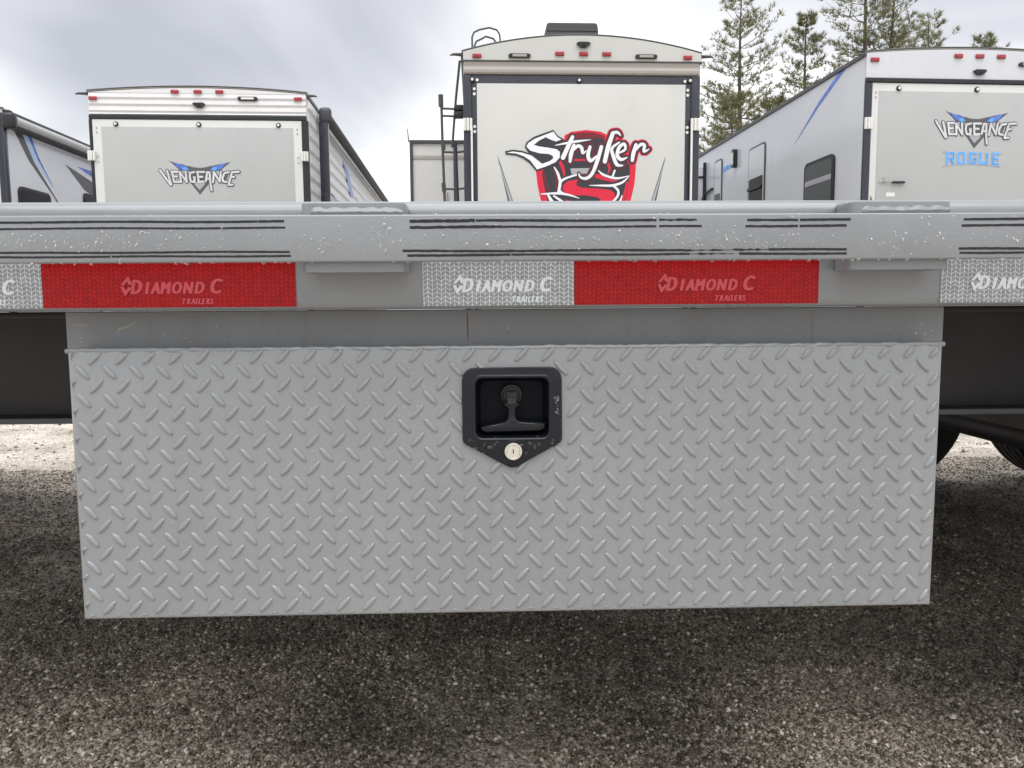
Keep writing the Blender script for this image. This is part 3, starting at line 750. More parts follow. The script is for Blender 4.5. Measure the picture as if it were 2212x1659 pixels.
# ------------------------------------------------------------------ campers behind
def camper(name, loc, psi, label):
    o = empty(name, loc, -R(psi)); tag(o, label, 'camper', 'campers parked behind the flatbed trailer'); return o
def arch(W, ze, zc, n=24, dz=0.0, dw=0.0):
    return [(-W - dw + (2 * (W + dw)) * k / n, ze + (zc - ze) * (1 - (2 * k / n - 1) ** 2) + dz) for k in range(n + 1)]
def rv_shell(root, W, ze, zc, L, zb, bodymat, sidemat=None):
    pr = [(-W, zb)] + arch(W, ze, zc) + [(W, zb)]
    pr = pr[::-1]
    MB().prism(pr, 1, 0, L).build('body', bodymat, root)
    # roof membrane and its edge trim
    a = arch(W, ze, zc, 24, 0.012, 0.012)
    lo = arch(W, ze, zc, 24, 0.001, 0.012)
    MB().loft([[(p[0], -0.015, p[1]) for p in lo], [(p[0], -0.015, p[1]) for p in a], [(p[0], L, p[1]) for p in a]], False).build('roof', 'rv_roof', root)
    MB().tube([(p[0], -0.008, p[1] + .002) for p in a], 0.011, 6).build('roof_trim', 'rv_trim', root)
    for s in (-1, 1):
        MB().rbox(min(s * W, s * (W + .022)), max(s * W, s * (W + .022)), 0.0, L, ze - .035, ze + .006, .004).build('gutter', 'rv_trim', root)
        MB().tube([(s * (W + .01), -0.01, ze - .02), (s * (W + .10), -.03, ze - .025), (s * (W + .13), -.03, ze - .035)], [.018, .012, .005], 6).build('gutter_spout', 'rv_trim', root)
    # chassis, wheels
    MB().rbox(-W + .25, W - .25, 0.1, L, zb - .17, zb - .001, .01).build('chassis', 'rv_black', root)
    MB().rbox(-W + .1, W - .1, -0.14, -0.04, zb - .17, zb - .07, .01).build('bumper', 'rv_black', root)
    MB().box(-0.7, -0.62, -0.05, .12, zb - .15, zb - .09).box(0.62, 0.7, -0.05, .12, zb - .15, zb - .09).build('bumper_bracket', 'rv_black', root)
    for s in (-1, 1):
        for yy in (L * .52, L * .52 + .86):
            we = empty('wheel', (s * (W - .18), yy, 0.345)); we.parent = root
            m = MB(); pf = [(.20, -.09), (.30, -.105), (.335, -.09), (.345, -.06), (.345, .06), (.335, .09), (.30, .105), (.20, .09)]
            m.loft([[(r * math.cos(t), y, r * math.sin(t)) for r, y in pf] for t in [2 * math.pi * j / 32 for j in range(32)] + [0]], False)
            m.v = [(v[1], v[0], v[2]) for v in m.v]; m.build('tyre', 'tyre', we, True)
            m = MB(); m.cyl((-.06, 0, 0), 0, .201, .12, 28); m.build('rim', 'white_plastic', we)
    m = MB()
    for s in (-1, 1): m.box(s * (W - .30) - .03, s * (W - .30) + .03, L * .3, L * .3 + .06, 0.0, zb - .16); m.box(s * (W - .30) - .03, s * (W - .30) + .03, L * .9, L * .9 + .06, 0.0, zb - .16)
    m.build('stabilizer_jack', 'rv_black', root)
def light(root, x, z, y=-0.012):
    o = MB().rbox(x - .046, x + .046, y - .022, y, z - .022, z + .022, .012, 3).build('clearance_light', 'light_red', root, True)
    MB().rbox(x - .050, x + .050, y + .0005, y + .010, z - .026, z + .026, .004).build('light_base', 'white_plastic', o)
def backup_cam(root, x, z, y=-0.012):
    mb = MB(); mb.prism([(x - .072, z + .012), (x - .045, z - .012), (x - .028, z - .028), (x + .028, z - .028), (x + .045, z - .012), (x + .072, z + .012), (x + .05, z + .026), (x - .05, z + .026)], 1, y - .03, y)
    o = mb.build('backup_camera', 'rv_black', root); MB().cyl((x, y - .036, z - .006), 1, .014, .0055, 14).build('lens', 'glass_dark', o)
def vent(root, x, z, y=-0.012, lens='white_plastic'):
    o = MB().prism(rrect(x, z, .112, .021, .02, 4), 1, y - .018, y).build('marker_lamp', 'rv_black', root)
    MB().rbox(x - .072, x + .072, y - .026, y - .0185, z - .011, z + .012, .003).build('lens', lens, o)
def knob(root, x, z, y, r=.022):
    o = MB().cyl((x, y, z), 1, r * 1.15, -.012, 18).build('door_knob', 'rv_black', root)
    MB().cyl((x, y - .0125, z), 1, r * .62, -.014, 14).build('knob_cap', 'white_plastic', o)
def hinge(root, x, z, y, w=.05, h=.055):
    mb = MB()
    for k in (-1, 0, 1): mb.rbox(x + k * w * .62 - w * .27, x + k * w * .62 + w * .27, y - .03 - (0.008 if k == 0 else 0), y, z - h, z + h, .006)
    mb.build('hinge', 'white_plastic', root)

# lettering drawn with brush strokes (numbers are tracing units, scaled to metres)
def emblem(parent, layers, ox, oz, sc, y):
    """layers: (name, material, [(kind, pts, width)]) each 1.5 mm in front of the last"""
    for name, m, items in layers:
        mb = MB()
        for it in items:
            pts = [(ox + p[0] * sc, oz - p[1] * sc) for p in it[1]]
            if it[0] == 'p': mb.flat(pts, y)
            else:
                wv = it[2]; mb.stroke(pts, [q * sc for q in wv] if isinstance(wv, (list, tuple)) else wv * sc, y)
        mb.build(name, m, parent); y -= 0.0004 + mb.k * 0.00002
VENG = [[(190, 330), (420, 665)], [(350, 345), (435, 660)],
        [(465, 360), (500, 600)], [(450, 365), (590, 365)], [(480, 475), (575, 475)], [(505, 595), (640, 595)],
        [(660, 605), (640, 375), (790, 600), (770, 365)],
        [(970, 372), (870, 395), (862, 500), (890, 590), (965, 600), (975, 490), (925, 490)],
        [(1045, 370), (1060, 600)], [(1030, 370), (1200, 370)], [(1060, 480), (1150, 480)], [(1065, 600), (1170, 590)],
        [(1225, 580), (1265, 375), (1320, 380), (1330, 640), (1352, 790)], [(1250, 525), (1325, 525)],
        [(1390, 605), (1420, 372), (1545, 590), (1580, 362)],
        [(1765, 372), (1660, 392), (1610, 500), (1620, 585), (1700, 598)],
        [(1835, 372), (1745, 655)], [(1835, 370), (1990, 362)], [(1800, 485), (1880, 480)], [(1745, 662), (1835, 660)]]
def poly_stroke(lst, wd):                         # straight brush strokes: one per leg of each polyline
    out = []
    for pl in lst:
        for a, b in zip(pl[:-1], pl[1:]): out.append(('s', [a, b], wd))
    return out
def vengeance(door, ox, oz, sc, y):
    wingL = [(380, 100), (560, 185), (700, 190), (830, 240), (900, 340), (830, 350), (640, 340), (560, 250)]
    wingR = [(1815, 135), (1640, 175), (1480, 200), (1360, 235), (1290, 340), (1360, 350), (1560, 340), (1640, 270)]
    wl2 = [(480, 140), (660, 198), (790, 235), (860, 325), (720, 335), (610, 270)]
    wr2 = [(1700, 170), (1530, 205), (1390, 250), (1330, 335), (1470, 335), (1590, 290)]
    emblem(door, [
        ('emblem_outline', 'emblem_char', [('p', wingL), ('p', wingR), ('p', [(820, 225), (960, 262), (1090, 275), (1220, 262), (1370, 222), (1300, 345), (880, 345)]),
                                          ('p', [(880, 340), (1300, 340), (1310, 620), (1075, 892), (870, 615)])] + poly_stroke(VENG, 88)),
        ('emblem_fill', 'emblem_grey', [('p', [(960, 600), (1210, 600), (1195, 660), (1075, 785), (965, 660)])]),
        ('emblem_wing', 'emblem_blue', [('p', wl2)]), ('emblem_wing', 'emblem_blue', [('p', wr2)]),
        ('emblem_wing', 'emblem_sky', [('p', [(700, 270), (790, 262), (850, 325), (730, 332)])]), ('emblem_wing', 'emblem_sky', [('p', [(1500, 250), (1400, 270), (1345, 330), (1460, 330)])]),
        ('lettering', 'emblem_silver', poly_stroke(VENG, 46)),
        ('lettering', 'emblem_char', [('p', [(905, 440), (960, 440), (900, 560)]), ('p', [(1690, 430), (1740, 430), (1690, 550), (1645, 560)])]),
    ], ox, oz, sc, y)

# ---- camper 1 : arched roof, navy frame, big red emblem
ST = camper('toy_hauler_camper', (0.962, 8.12, 0), -1.2, 'cream toy hauler camper with arched roof, navy door frame and red shield emblem')
W = 1.22
rv_shell(ST, W, 3.345, 3.515, 9.2, 0.62, 'rv_cream')
capp = arch(W - .004, 3.342, 3.505)
MB().prism(([(-W + .004, 3.262)] + capp + [(W - .004, 3.262)])[::-1], 1, -0.05, -0.001).build('rear_cap', 'rv_cream', ST)
MB().rbox(-W - .01, W + .01, -0.058, -0.001, 3.247, 3.262, .004).build('drip_rail', 'rv_trim', ST)
mb = MB(); pf = [(-.001, 3.246), (-.050, 3.246), (-.046, 3.232), (-.040, 3.205), (-.044, 3.19), (-.050, 3.17), (-.047, 3.145), (-.034, 3.132), (-.001, 3.132)]
mb.prism(pf, 0, -W + .006, W - .02).build('header_moulding', 'rv_taupe', ST)
for x in (-1.078, -.24, .004, .24, 1.074): light(ST, x, 3.300 if abs(x) > 1 else 3.327, -.0505)
vent(ST, -.647, 3.302, -.0505, 'rv_taupe'); vent(ST, .646, 3.304, -.0505, 'rv_taupe'); backup_cam(ST, .003, 3.414, -.0505)
# door frame
for x0, x1 in ((-1.222, -1.135), (1.125, 1.216)):
    MB().rbox(x0, x1, -0.030, -0.001, 0.66, 3.128, .008).build('corner_trim', 'rv_navy', ST, True)
rd = MB().rbox(-1.134, 1.124, -0.022, -0.001, 0.66, 3.126, .006).build('ramp_door', 'rv_navy', ST, True)
MB().rbox(-1.083, 1.064, -0.031, -0.0222, 0.74, 3.040, .004).build('door_panel', 'rv_cream', rd, True)
for x in (-1.139, 1.130):
    MB().rbox(x - .010, x + .010, -.060, -.031, 0.7, 2.60, .004).build('hinge_strip', 'white_plastic', rd)
hinge(ST, -1.178, 2.628, -.031, .052, .062); hinge(ST, 1.165, 2.638, -.031, .052, .062)
for x, z in ((-1.128, 3.075), (1.108, 3.078), (-.037, 3.075)): knob(rd, x, z, -.0225, .022)
for s, xe in ((-1, -1.108), (1, 1.087)):
    for dz in (2.985, 2.935, 2.612, 2.562): MB().cyl((xe, -.0225, dz), 1, .015, -.008, 14).build('bolt', 'white_plastic', rd)
    MB().cyl((xe + (.03 if s < 0 else -.03), -.0225, 3.073), 1, .015, -.0085, 14).build('bolt', 'white_plastic', rd)
# grey slashes either side of the emblem
for s, a, b in ((-1, (-0.880, 2.335), (-0.690, 1.64)), (1, (0.866, 2.335), (0.690, 1.64))):
    MB().flat([a, (b[0] + .035 * s, b[1]), (b[0] - .045 * s, b[1])], -.0314).build('slash_decal', 'emblem_char', rd)
    MB().flat([(a[0], a[1] - .03), (b[0] + .004 * s, b[1]), (b[0] - .040 * s, b[1])], -.0330).build('slash_decal', 'emblem_grey', rd)
SCRIPT = [  # white brush script
    ([(1015, 155), (965, 260), (885, 430)], [48, 56, 60]), ([(775, 268), (900, 243), (1070, 214), (1265, 190)], [6, 26, 34, 6]),
    ([(1035, 265), (995, 380), (982, 480)], [44, 56, 40]), ([(1010, 350), (1085, 275), (1140, 300), (1155, 370), (1205, 335)], [24, 44, 46, 36, 10]),
    ([(1255, 285), (1228, 395), (1262, 470), (1345, 410)], [40, 52, 50, 26]), ([(1410, 285), (1355, 470), (1285, 640), (1205, 705), (1125, 690), (1103, 640)], [48, 52, 46, 42, 28, 16]),
    ([(1565, 105), (1505, 280), (1458, 480)], [52, 62, 56]), ([(1560, 100), (1630, 92), (1672, 135)], [40, 40, 14]),
    ([(1655, 225), (1555, 305), (1575, 410), (1625, 520), (1705, 532)], [22, 40, 48, 50, 16]),
    ([(1640, 370), (1735, 318), (1722, 245), (1655, 290), (1628, 395), (1680, 452), (1765, 425)], [22, 34, 40, 46, 50, 46, 12]),
    ([(1885, 255), (1850, 370), (1835, 465)], [44, 56, 44]), ([(1865, 345), (1945, 255), (2000, 262), (1995, 345), (2065, 312)], [26, 42, 44, 40, 12])]
BIGS = [(755, 85), (800, 150), (862, 190), (790, 216), (735, 200), (650, 160), (560, 205), (488, 262), (560, 282), (700, 300), (800, 318), (842, 352), (842, 425), (780, 492), (650, 548), (530, 587), (440, 470), (350, 412), (240, 375), (118, 368), (200, 350), (330, 365), (460, 405), (600, 512), (700, 478), (752, 440), (745, 405), (690, 382), (560, 372), (440, 338), (388, 285), (410, 240), (500, 182), (630, 132)]
BIGO = [(755, 62), (815, 140), (900, 185), (800, 245), (735, 232), (655, 192), (600, 215), (560, 262), (700, 272), (820, 290), (872, 340), (872, 440), (800, 520), (650, 580), (522, 610), (425, 500), (340, 440), (240, 402), (105, 390), (100, 345), (200, 326), (330, 340), (420, 372), (365, 290), (390, 225), (490, 155), (620, 108)]
shield = [(905, 135), (1000, 85), (1200, 60), (1400, 82), (1482, 120), (1500, 300), (1888, 470), (1885, 600), (1870, 780), (1832, 950), (1790, 1100), (1700, 1290), (1480, 1480), (1200, 1640), (920, 1480), (700, 1290), (610, 1100), (570, 950), (535, 780), (515, 590), (900, 420)]
sh2 = [(948, 152), (1040, 112), (1200, 92), (1370, 112), (1452, 145), (1462, 330), (1802, 490), (1805, 640), (1775, 850), (1712, 1060), (1600, 1260), (1200, 1560), (800, 1260), (690, 1060), (628, 850), (600, 640), (640, 560), (925, 430)]
reds = [('p', [(1090, 718), (950, 742), (890, 795), (878, 850), (930, 902), (1040, 932), (1200, 932), (1350, 955), (1405, 985), (1390, 1035), (1150, 1050), (960, 1000), (900, 985), (1000, 1060), (1150, 1120), (1400, 1120), (1540, 1060), (1600, 980), (1598, 905), (1540, 862), (1400, 842), (1150, 830), (1072, 800), (1070, 765)]),
        ('p', [(1330, 650), (1400, 645), (1480, 700), (1645, 737), (1560, 752), (1420, 722), (1318, 692)]),
        ('s', [(1500, 500), (1525, 580), (1500, 640)], [40, 30, 12]), ('s', [(840, 480), (880, 560), (905, 660)], [40, 46, 26]), ('s', [(1050, 460), (1230, 460)], [26, 26]),
        ('s', [(570, 620), (600, 780), (640, 960), (660, 1060)], [40, 44, 36, 40]), ('s', [(1770, 760), (1720, 950), (1650, 1100)], [30, 34, 20])]
maroon = [('p', [(960, 120), (1120, 92), (1290, 92), (1440, 135), (1452, 190), (1330, 160), (1120, 150), (960, 200)]), ('p', [(450, 385), (600, 400), (735, 410), (720, 440), (600, 490)]),
          ('s', [(755, 590), (800, 700), (790, 840)], [14, 34, 18]), ('s', [(690, 880), (640, 700), (620, 630)], [16, 34, 16])]
whites = [('s', [(765, 555), (815, 640), (848, 745)], [14, 34, 40]), ('s', [(845, 755), (920, 705), (1080, 655)], [34, 30, 20]), ('s', [(850, 740), (835, 840), (818, 905)], [40, 40, 30]),
          ('s', [(585, 915), (820, 905), (980, 930), (1110, 972)], [14, 34, 26, 6]), ('s', [(835, 860), (880, 900), (985, 935)], [26, 26, 12]),
          ('s', [(1372, 600), (1430, 650), (1540, 690), (1650, 702), (1795, 668)], [12, 30, 32, 28, 6]), ('s', [(1795, 670), (1705, 755), (1570, 798), (1420, 800), (1245, 798)], [8, 30, 34, 26, 6]),
          ('s', [(1570, 800), (1640, 860), (1642, 930), (1585, 1005), (1500, 1075)], [24, 32, 32, 28, 20]), ('s', [(1595, 600), (1560, 695)], [26, 26]),
          ('s', [(680, 925), (730, 1010), (800, 1100)], [30, 46, 30]), ('s', [(760, 940), (900, 1030), (1000, 1075)], [24, 34, 16]), ('s', [(1700, 930), (1660, 1040), (1600, 1120)], [10, 36, 20])]
emblem(rd, [
    ('emblem_shield', 'emblem_red', [('p', shield)] + [('s', p, [q + 92 for q in wv]) for p, wv in SCRIPT]),
    ('emblem_field', 'emblem_dark', [('p', sh2)]),
    ('emblem_shade', 'emblem_maroon', maroon + [('s', p, [q + 66 for q in wv]) for p, wv in SCRIPT]),
    ('emblem_initial', 'emblem_red', reds),
    ('emblem_plate', 'emblem_grey', [('p', [(985, 572), (1250, 566), (1212, 640), (1005, 655)])]),
    ('emblem_line', 'emblem_white', whites),
    ('lettering_outline', 'emblem_dark', [('p', BIGO)] + [('s', p, [q + 40 for q in wv]) for p, wv in SCRIPT] + [('p', [(520, 250), (660, 165), (760, 225), (960, 245), (960, 330), (760, 300)])]),
    ('lettering', 'emblem_white', [('p', BIGS)] + [('s', p, wv) for p, wv in SCRIPT]),
], -0.874, 2.628, 0.000757, -.0316)
# rooftop air conditioner
AC = MB(); b0 = [(-.325, .60), (.27, .60), (.27, 1.45), (-.325, 1.45)]
AC.loft([[(p[0], p[1], 3.505) for p in b0], [(p[0] * 0.965 - .002, p[1] * .97 + .03, 3.80) for p in b0], [(p[0] * 0.93 - .004, p[1] * .95 + .04, 3.855) for p in b0], [(p[0] * 0.86 - .006, p[1] * .92 + .06, 3.868) for p in b0]], True, False, True)
ac = AC.build('air_conditioner', 'ac_grey', ST)
for k in range(6):
    MB().rbox(-.318 + k * .003, .262 - k * .003, .583 + k * .004, .606 + k * .004, 3.56 + k * .044, 3.580 + k * .044, .003).build('louvre', 'rv_trim', ac)
# ladder on the side wall with its roof hand rails
ld = empty('ladder', (0, 0, 0)); ld.parent = ST
def hoop(y, x0, x1, z0, zt, z1, r):
    MB().tube([(x0, y, z0), (x0 - .002, y, zt - .09), (x0 + .02, y, zt - .04), (x0 + .08, y, zt - .012), (x1 - .14, y, zt + .01), (x1 - .06, y, zt - .012), (x1 - .028, y, zt - .06), (x1, y, z1)], r, 8).build('hand_rail', 'rv_trim', ld, True)
hoop(.62, -1.122, -.795, 3.36, 3.80, 3.45, .010); hoop(.22, -1.100, -.842, 3.36, 3.572, 3.43, .010)
MB().rbox(-1.120, -1.082, .19, .25, 3.36, 3.47, .005).build('rail_foot', 'rv_taupe', ld)
MB().tube([(-1.452, .18, 2.93), (-1.446, .18, 2.5), (-1.425, .18, 1.6), (-1.40, .18, .80)], .014, 8).build('ladder_rail', 'rv_trim', ld, True)
MB().tube([(-1.458, .18, 2.98), (-1.456, .18, 2.86)], .026, 8).build('ladder_grip', 'rv_trim', ld, True)
MB().tube([(-1.255, .20, 3.33), (-1.300, .20, 2.95), (-1.330, .20, 2.62), (-1.345, .20, 2.45)], .013, 8).build('ladder_rail', 'rv_trim', ld, True)
MB().tube([(-1.315, .20, 2.50), (-1.29, .20, 1.6), (-1.28, .20, .8)], .020, 8).build('ladder_rail', 'rv_navy', ld, True)
for z in (2.842, 2.768, 2.40, 2.02, 1.64, 1.26):
    MB().tube([(-1.452 + (2.9 - z) * .02, .18, z), (-1.305, .20, z), (-1.222, .20, z + .01)], .012, 8).build('rung', 'rv_trim', ld, True)
for z in (2.85, 2.78): MB().rbox(-1.32, -1.222, .16, .25, z - .03, z + .03, .012).build('wall_bracket', 'rv_black', ld, True)
for z in (2.46, 2.03): MB().tube([(-1.442, .18, z + .05), (-1.436, .18, z - .04)], .022, 8).build('rail_clamp', 'rv_trim', ld, True)
# slide-out room on the left wall
sx0, sx1, sy0, sy1, sz0, sz1 = -1.905, -1.221, 1.9, 5.2, 0.95, 2.86
MB().rbox(sx0, sx1, sy0, sy1, sz0, sz1, .01).build('slide_out', 'rv_white', ST)
MB().rbox(sx0 - .02, sx0 + .018, sy0 - .03, sy0 + .02, sz0, sz1 + .02, .004).build('slide_trim', 'rv_trim', ST)
MB().rbox(sx0 - .02, sx1, sy0 - .028, sy0 - .0005, sz1 - .022, sz1 + .022, .004).build('slide_trim', 'rv_trim', ST)
MB().rbox(sx0 + .019, sx1, sy0 - .012, sy0 - .0005, sz1 - .21, sz1 - .165, .004).build('slide_trim', 'rv_taupe', ST)
MB().rbox(sx1 - .155, sx1 - .115, sy0 - .022, sy0 - .0005, sz0, sz1 - .024, .004).build('slide_trim', 'rv_trim', ST)
MB().tube([(sx0 - .03, sy0, sz1), (sx0 - .045, sy0, sz1 + .16)], [.008, .004], 6).build('slide_antenna', 'rv_trim', ST)
MB().rbox(-1.47, -1.455, sy0 - .03, sy0 - .0005, 2.12, 2.24, .004).build('slide_latch', 'rv_taupe', ST)
# fender flare seen at the lower right
MB().rbox(1.221, 1.245, .1, .5, .7, 2.32, .01).build('side_moulding', 'rv_navy', ST)

# ---- camper 2 : corrugated header, grey ramp door, awning on the right
VL = camper('toy_hauler_camper', (-3.325, 9.18, 0), -2.2, 'white ribbed toy hauler camper with grey ramp door, winged emblem and dark awning arm')
rv_shell(VL, W, 3.240, 3.298, 9.0, 0.62, 'rv_siding')
def ribbed(z0, z1, pitch, y):
    out = []; z = z1
    while z > z0 + 1e-6:
        h = min(pitch, z - z0)
        out += [(y, z), (y - .012, z - h * .10), (y - .018, z - h * .66), (y - .015, z - h * .72), (y - .002, z - h * .86), (y - .001, z - h * .99)]
        z -= h
    return out
pr = ribbed(2.99, 3.232, .0735, -.004)
MB().prism([(-.001, 3.232)] + pr + [(-.001, 2.99)], 0, -W + .006, W - .006).build('rear_header', 'rv_siding', VL)
cp = arch(W - .006, 3.2335, 3.291)
MB().prism(([(-W + .006, 3.2325)] + cp + [(W - .006, 3.2325)])[::-1], 1, -.012, -.001).build('rear_cap', 'rv_siding', VL)
for x, z in ((-1.160, 3.165), (-.252, 3.246), (.003, 3.248), (.246, 3.249), (1.128, 3.178)): light(VL, x, z, -.0205)
vent(VL, .560, 3.176, -.0205); backup_cam(VL, .012, 3.098, -.0205)
MB().rbox(-W + .002, W - .002, -.034, -.001, 2.938, 2.986, .006).build('door_header', 'rv_black', VL)
for x0, x1 in ((-1.222, -1.188), (1.160, 1.236)): MB().rbox(x0, x1, -.030, -.001, .66, 2.937, .006).build('corner_trim', 'rv_black', VL)
rd2 = MB().rbox(-1.186, 1.158, -.026, -.001, .66, 2.936, .006).build('ramp_door', 'rv_white', VL, True)
MB().rbox(-1.085, 1.062, -.032, -.0262, .76, 2.853, .004).build('door_panel', 'rv_grey_panel', rd2, True)
for x in (-.922, .002, .898): knob(rd2, x, 2.882, -.0265, .024)
for z in (2.84, 2.79, 2.52, 2.46):
    for x in (-1.14, 1.11): MB().cyl((x, -.0265, z), 1, .009, -.005, 10).build('rivet', 'rv_taupe', rd2)
hinge(VL, -1.202, 2.525, -.031, .045, .055); hinge(VL, 1.190, 2.530, -.031, .045, .055)
vengeance(rd2, -.013 - 1090 * .000493, 2.114 + 885 * .000493 * .96, .000493, -.0325)
# ribbed right wall, awning, decals
prs = ribbed(.64, 3.20, .155, 0)
MB().prism([(1.221, .64), (1.221, 3.2)] + [(1.2225 - (p[0]), p[1]) for p in prs], 1, .02, 8.98).build('siding', 'rv_siding', VL)
aw = empty('awning', (0, 0, 0)); aw.parent = VL
MB().tube([(1.335, .60, 3.145), (1.335, 8.3, 3.145)], .062, 14).build('awning_roll', 'awning_dark', aw, True)
MB().tube([(1.30, .62, 3.19), (1.30, 8.28, 3.19)], .028, 8).build('awning_cover', 'rv_taupe', aw, True)
MB().rbox(1.262, 1.415, .50, .60, 3.04, 3.235, .05, 3).build('awning_end_cap', 'ac_grey', aw, True)
MB().rbox(1.258, 1.372, .52, .60, .95, 3.06, .012).build('awning_arm', 'rv_navy', aw, True)
MB().rbox(1.258, 1.33, 8.2, 8.28, .95, 3.06, .012).build('awning_arm', 'rv_navy', aw, True)
MB().prism([(2.55, 2.98), (3.1, 2.93), (3.7, 2.60), (3.35, 2.55)], 0, 1.2405, 1.243).build('side_decal', 'emblem_blue', VL)
for yy, zt in ((1.0, 2.32), (2.35, 2.35), (3.7, 2.35)):
    o = MB().prism(rrect(yy + .32, zt - .5, .32, .5, .06, 4), 0, 1.236, 1.258).build('window', 'rv_black', VL)
    MB().prism(rrect(yy + .32, zt - .5, .28, .46, .05, 4), 0, 1.2585, 1.262).build('pane', 'glass_grey', o)

# ---- camper 3 : smooth blue-grey side wall, grey ramp door, two emblems
VR = camper('toy_hauler_camper', (3.922 + 1.22 * math.cos(R(3)), 8.18 + 1.22 * math.sin(R(3)), 0), -3.0, 'blue-grey smooth-sided toy hauler camper with blue slash, dark window and winged emblem')
rv_shell(VR, W, 3.378, 3.438, 9.6, 0.62, 'rv_side_blue')
cp = arch(W - .004, 3.374, 3.430)
MB().prism(([(-W + .004, 3.128)] + cp + [(W - .004, 3.128)])[::-1], 1, -.022, -.001).build('rear_cap', 'rv_side_blue', VR)
for x, z in ((-1.132, 3.307), (-.222, 3.360), (.012, 3.361), (.250, 3.361), (1.132, 3.307)): light(VR, x, z, -.0225)
vent(VR, .560, 3.285, -.0225); backup_cam(VR, .017, 3.197, -.0225)
MB().rbox(-W + .002, W - .002, -.040, -.001, 3.082, 3.126, .006).build('door_header', 'rv_black', VR)
for x0, x1 in ((-1.224, -1.148), (1.148, 1.224)): MB().rbox(x0, x1, -.030, -.001, .66, 3.081, .006).build('corner_trim', 'rv_navy', VR)
rd3 = MB().rbox(-1.146, 1.146, -.026, -.001, .66, 3.078, .006).build('ramp_door', 'rv_white', VR, True)
MB().rbox(-1.074, 1.074, -.032, -.0262, .76, 2.995, .004).build('door_panel', 'rv_grey_panel', rd3, True)
for x in (-.862, -.004, .86): knob(rd3, x, 3.022, -.0265, .024)
hinge(VR, -1.187, 2.660, -.031, .045, .06); hinge(VR, 1.187, 2.660, -.031, .045, .06)
for z in (2.98, 2.93):
    MB().cyl((-1.108, -.0265, z), 1, .009, -.005, 10).build('rivet', 'rv_taupe', rd3)
vengeance(rd3, -.003 - 1080 * .000494, 2.419 + 885 * .000494, .000494, -.0325)
def block(ch, x, w, t, b):
    m = x + w / 2; e = x + w; h = (t + b) / 2
    return {'R': [[(x, b), (x, t), (e - 8, t), (e, (t + h) / 2), (e - 10, h), (x, h)], [(m, h), (e, b)]],
            'O': [[(x, t), (e, t), (e, b), (x, b), (x, t)]], 'G': [[(e, t + 8), (x, t), (x, b), (e, b), (e, h + 10), (m + 10, h + 10)]],
            'U': [[(x, t), (x, b), (e, b), (e, t)]], 'E': [[(e, t), (x, t), (x, b), (e, b)], [(x, h), (e - 20, h)]]}[ch]
let = []
for ch, x, w in (('R', 480, 145), ('O', 735, 130), ('G', 985, 140), ('U', 1230, 150), ('E', 1520, 120)): let += block(ch, x, w, 990, 1190 + 26 * (abs(x + w / 2 - 1050) / 500) ** 2)
emblem(rd3, [('lettering_outline', 'emblem_grey', poly_stroke(let, 88) + [('s', [(370, 965), (470, 980)], [16, 60]), ('s', [(1560, 975), (1715, 1000)], [50, 20]), ('s', [(370, 1290), (480, 1250), (760, 1222), (1080, 1215), (1400, 1228), (1600, 1255), (1690, 1275)], [16, 40, 34, 30, 34, 40, 26])]),
             ('lettering', 'emblem_pale', poly_stroke(let, 66)), ('lettering', 'emblem_sky', poly_stroke(let, 46))],
       -.003 - 1080 * .000494, 2.419 + 885 * .000494, .000494, -.0325)
# door catch: key plate, lever, warning label
MB().rbox(-1.0, -.972, -.042, -.0325, 2.055, 2.115, .004).build('lock_plate', 'rv_taupe', rd3)
MB().tube([(-1.05, -.045, 2.062), (-.99, -.05, 2.068), (-.90, -.05, 2.062)], .006, 6).build('latch_bar', 'rv_taupe', rd3)
MB().rbox(-.905, -.765, -.062, -.0325, 2.050, 2.070, .006).build('lever_handle', 'rv_black', rd3)
MB().flat([(-.955, 1.955), (-.86, 1.955), (-.86, 1.915), (-.955, 1.915)], -.0324).build('sticker', 'white_plastic', rd3)
MB().flat([(-1.125, 1.93), (-1.085, 1.84), (-1.13, 1.84)], -.0265).build('warning_mark', 'emblem_char', rd3)
# left wall: window, doors, lamp, decals (standing a few millimetres off the wall)
def wall_poly(name, m, pts, t, x0=-1.2206, parent=VR):
    n = len(pts); ar = sum(pts[i][0] * pts[(i + 1) % n][1] - pts[(i + 1) % n][0] * pts[i][1] for i in range(n))
    if ar > 0: pts = pts[::-1]
    mb = MB(); mb.loft([[(x0, p[0], p[1]) for p in pts], [(x0 - t, p[0], p[1]) for p in pts]], True, True, True)
    return mb.build(name, m, parent)
wn = wall_poly('window', 'rv_black', rrect(.925, 2.085, .365, .395, .08, 5), .022)
wall_poly('pane', 'glass_grey', rrect(.925, 2.085, .325, .355, .06, 5), .003, -1.2432, wn)
wall_poly('window_shade', 'emblem_grey', [(.605, 2.20), (1.245, 2.20), (1.245, 2.26), (.605, 2.26)], .002, -1.2468, wn)
def entry(y0, y1, zt, dark):
    yc, hw_ = (y0 + y1) / 2, (y1 - y0) / 2
    d = wall_poly('entry_door', 'rv_trim', rrect(yc, (zt + 1.02) / 2, hw_, (zt - 1.02) / 2, .07, 5), .012)
    wall_poly('door_leaf', 'rv_side_blue', rrect(yc, (zt + 1.02) / 2, hw_ - .025, (zt - 1.02) / 2 - .025, .055, 5), .004, -1.2331, d)
    wall_poly('door_pane', dark, rrect(yc, 2.19, hw_ - .05, .39, .03, 4), .003, -1.2376, d)
    wall_poly('grab_bar', 'rv_black', rrect(y1 + .08 if dark == 'glass_grey' else yc, 2.35 if dark == 'glass_grey' else 2.43, .03 if dark == 'glass_grey' else hw_ - .06, .02, .008, 2), .03, -1.2411 if dark != 'glass_grey' else -1.2206, d)
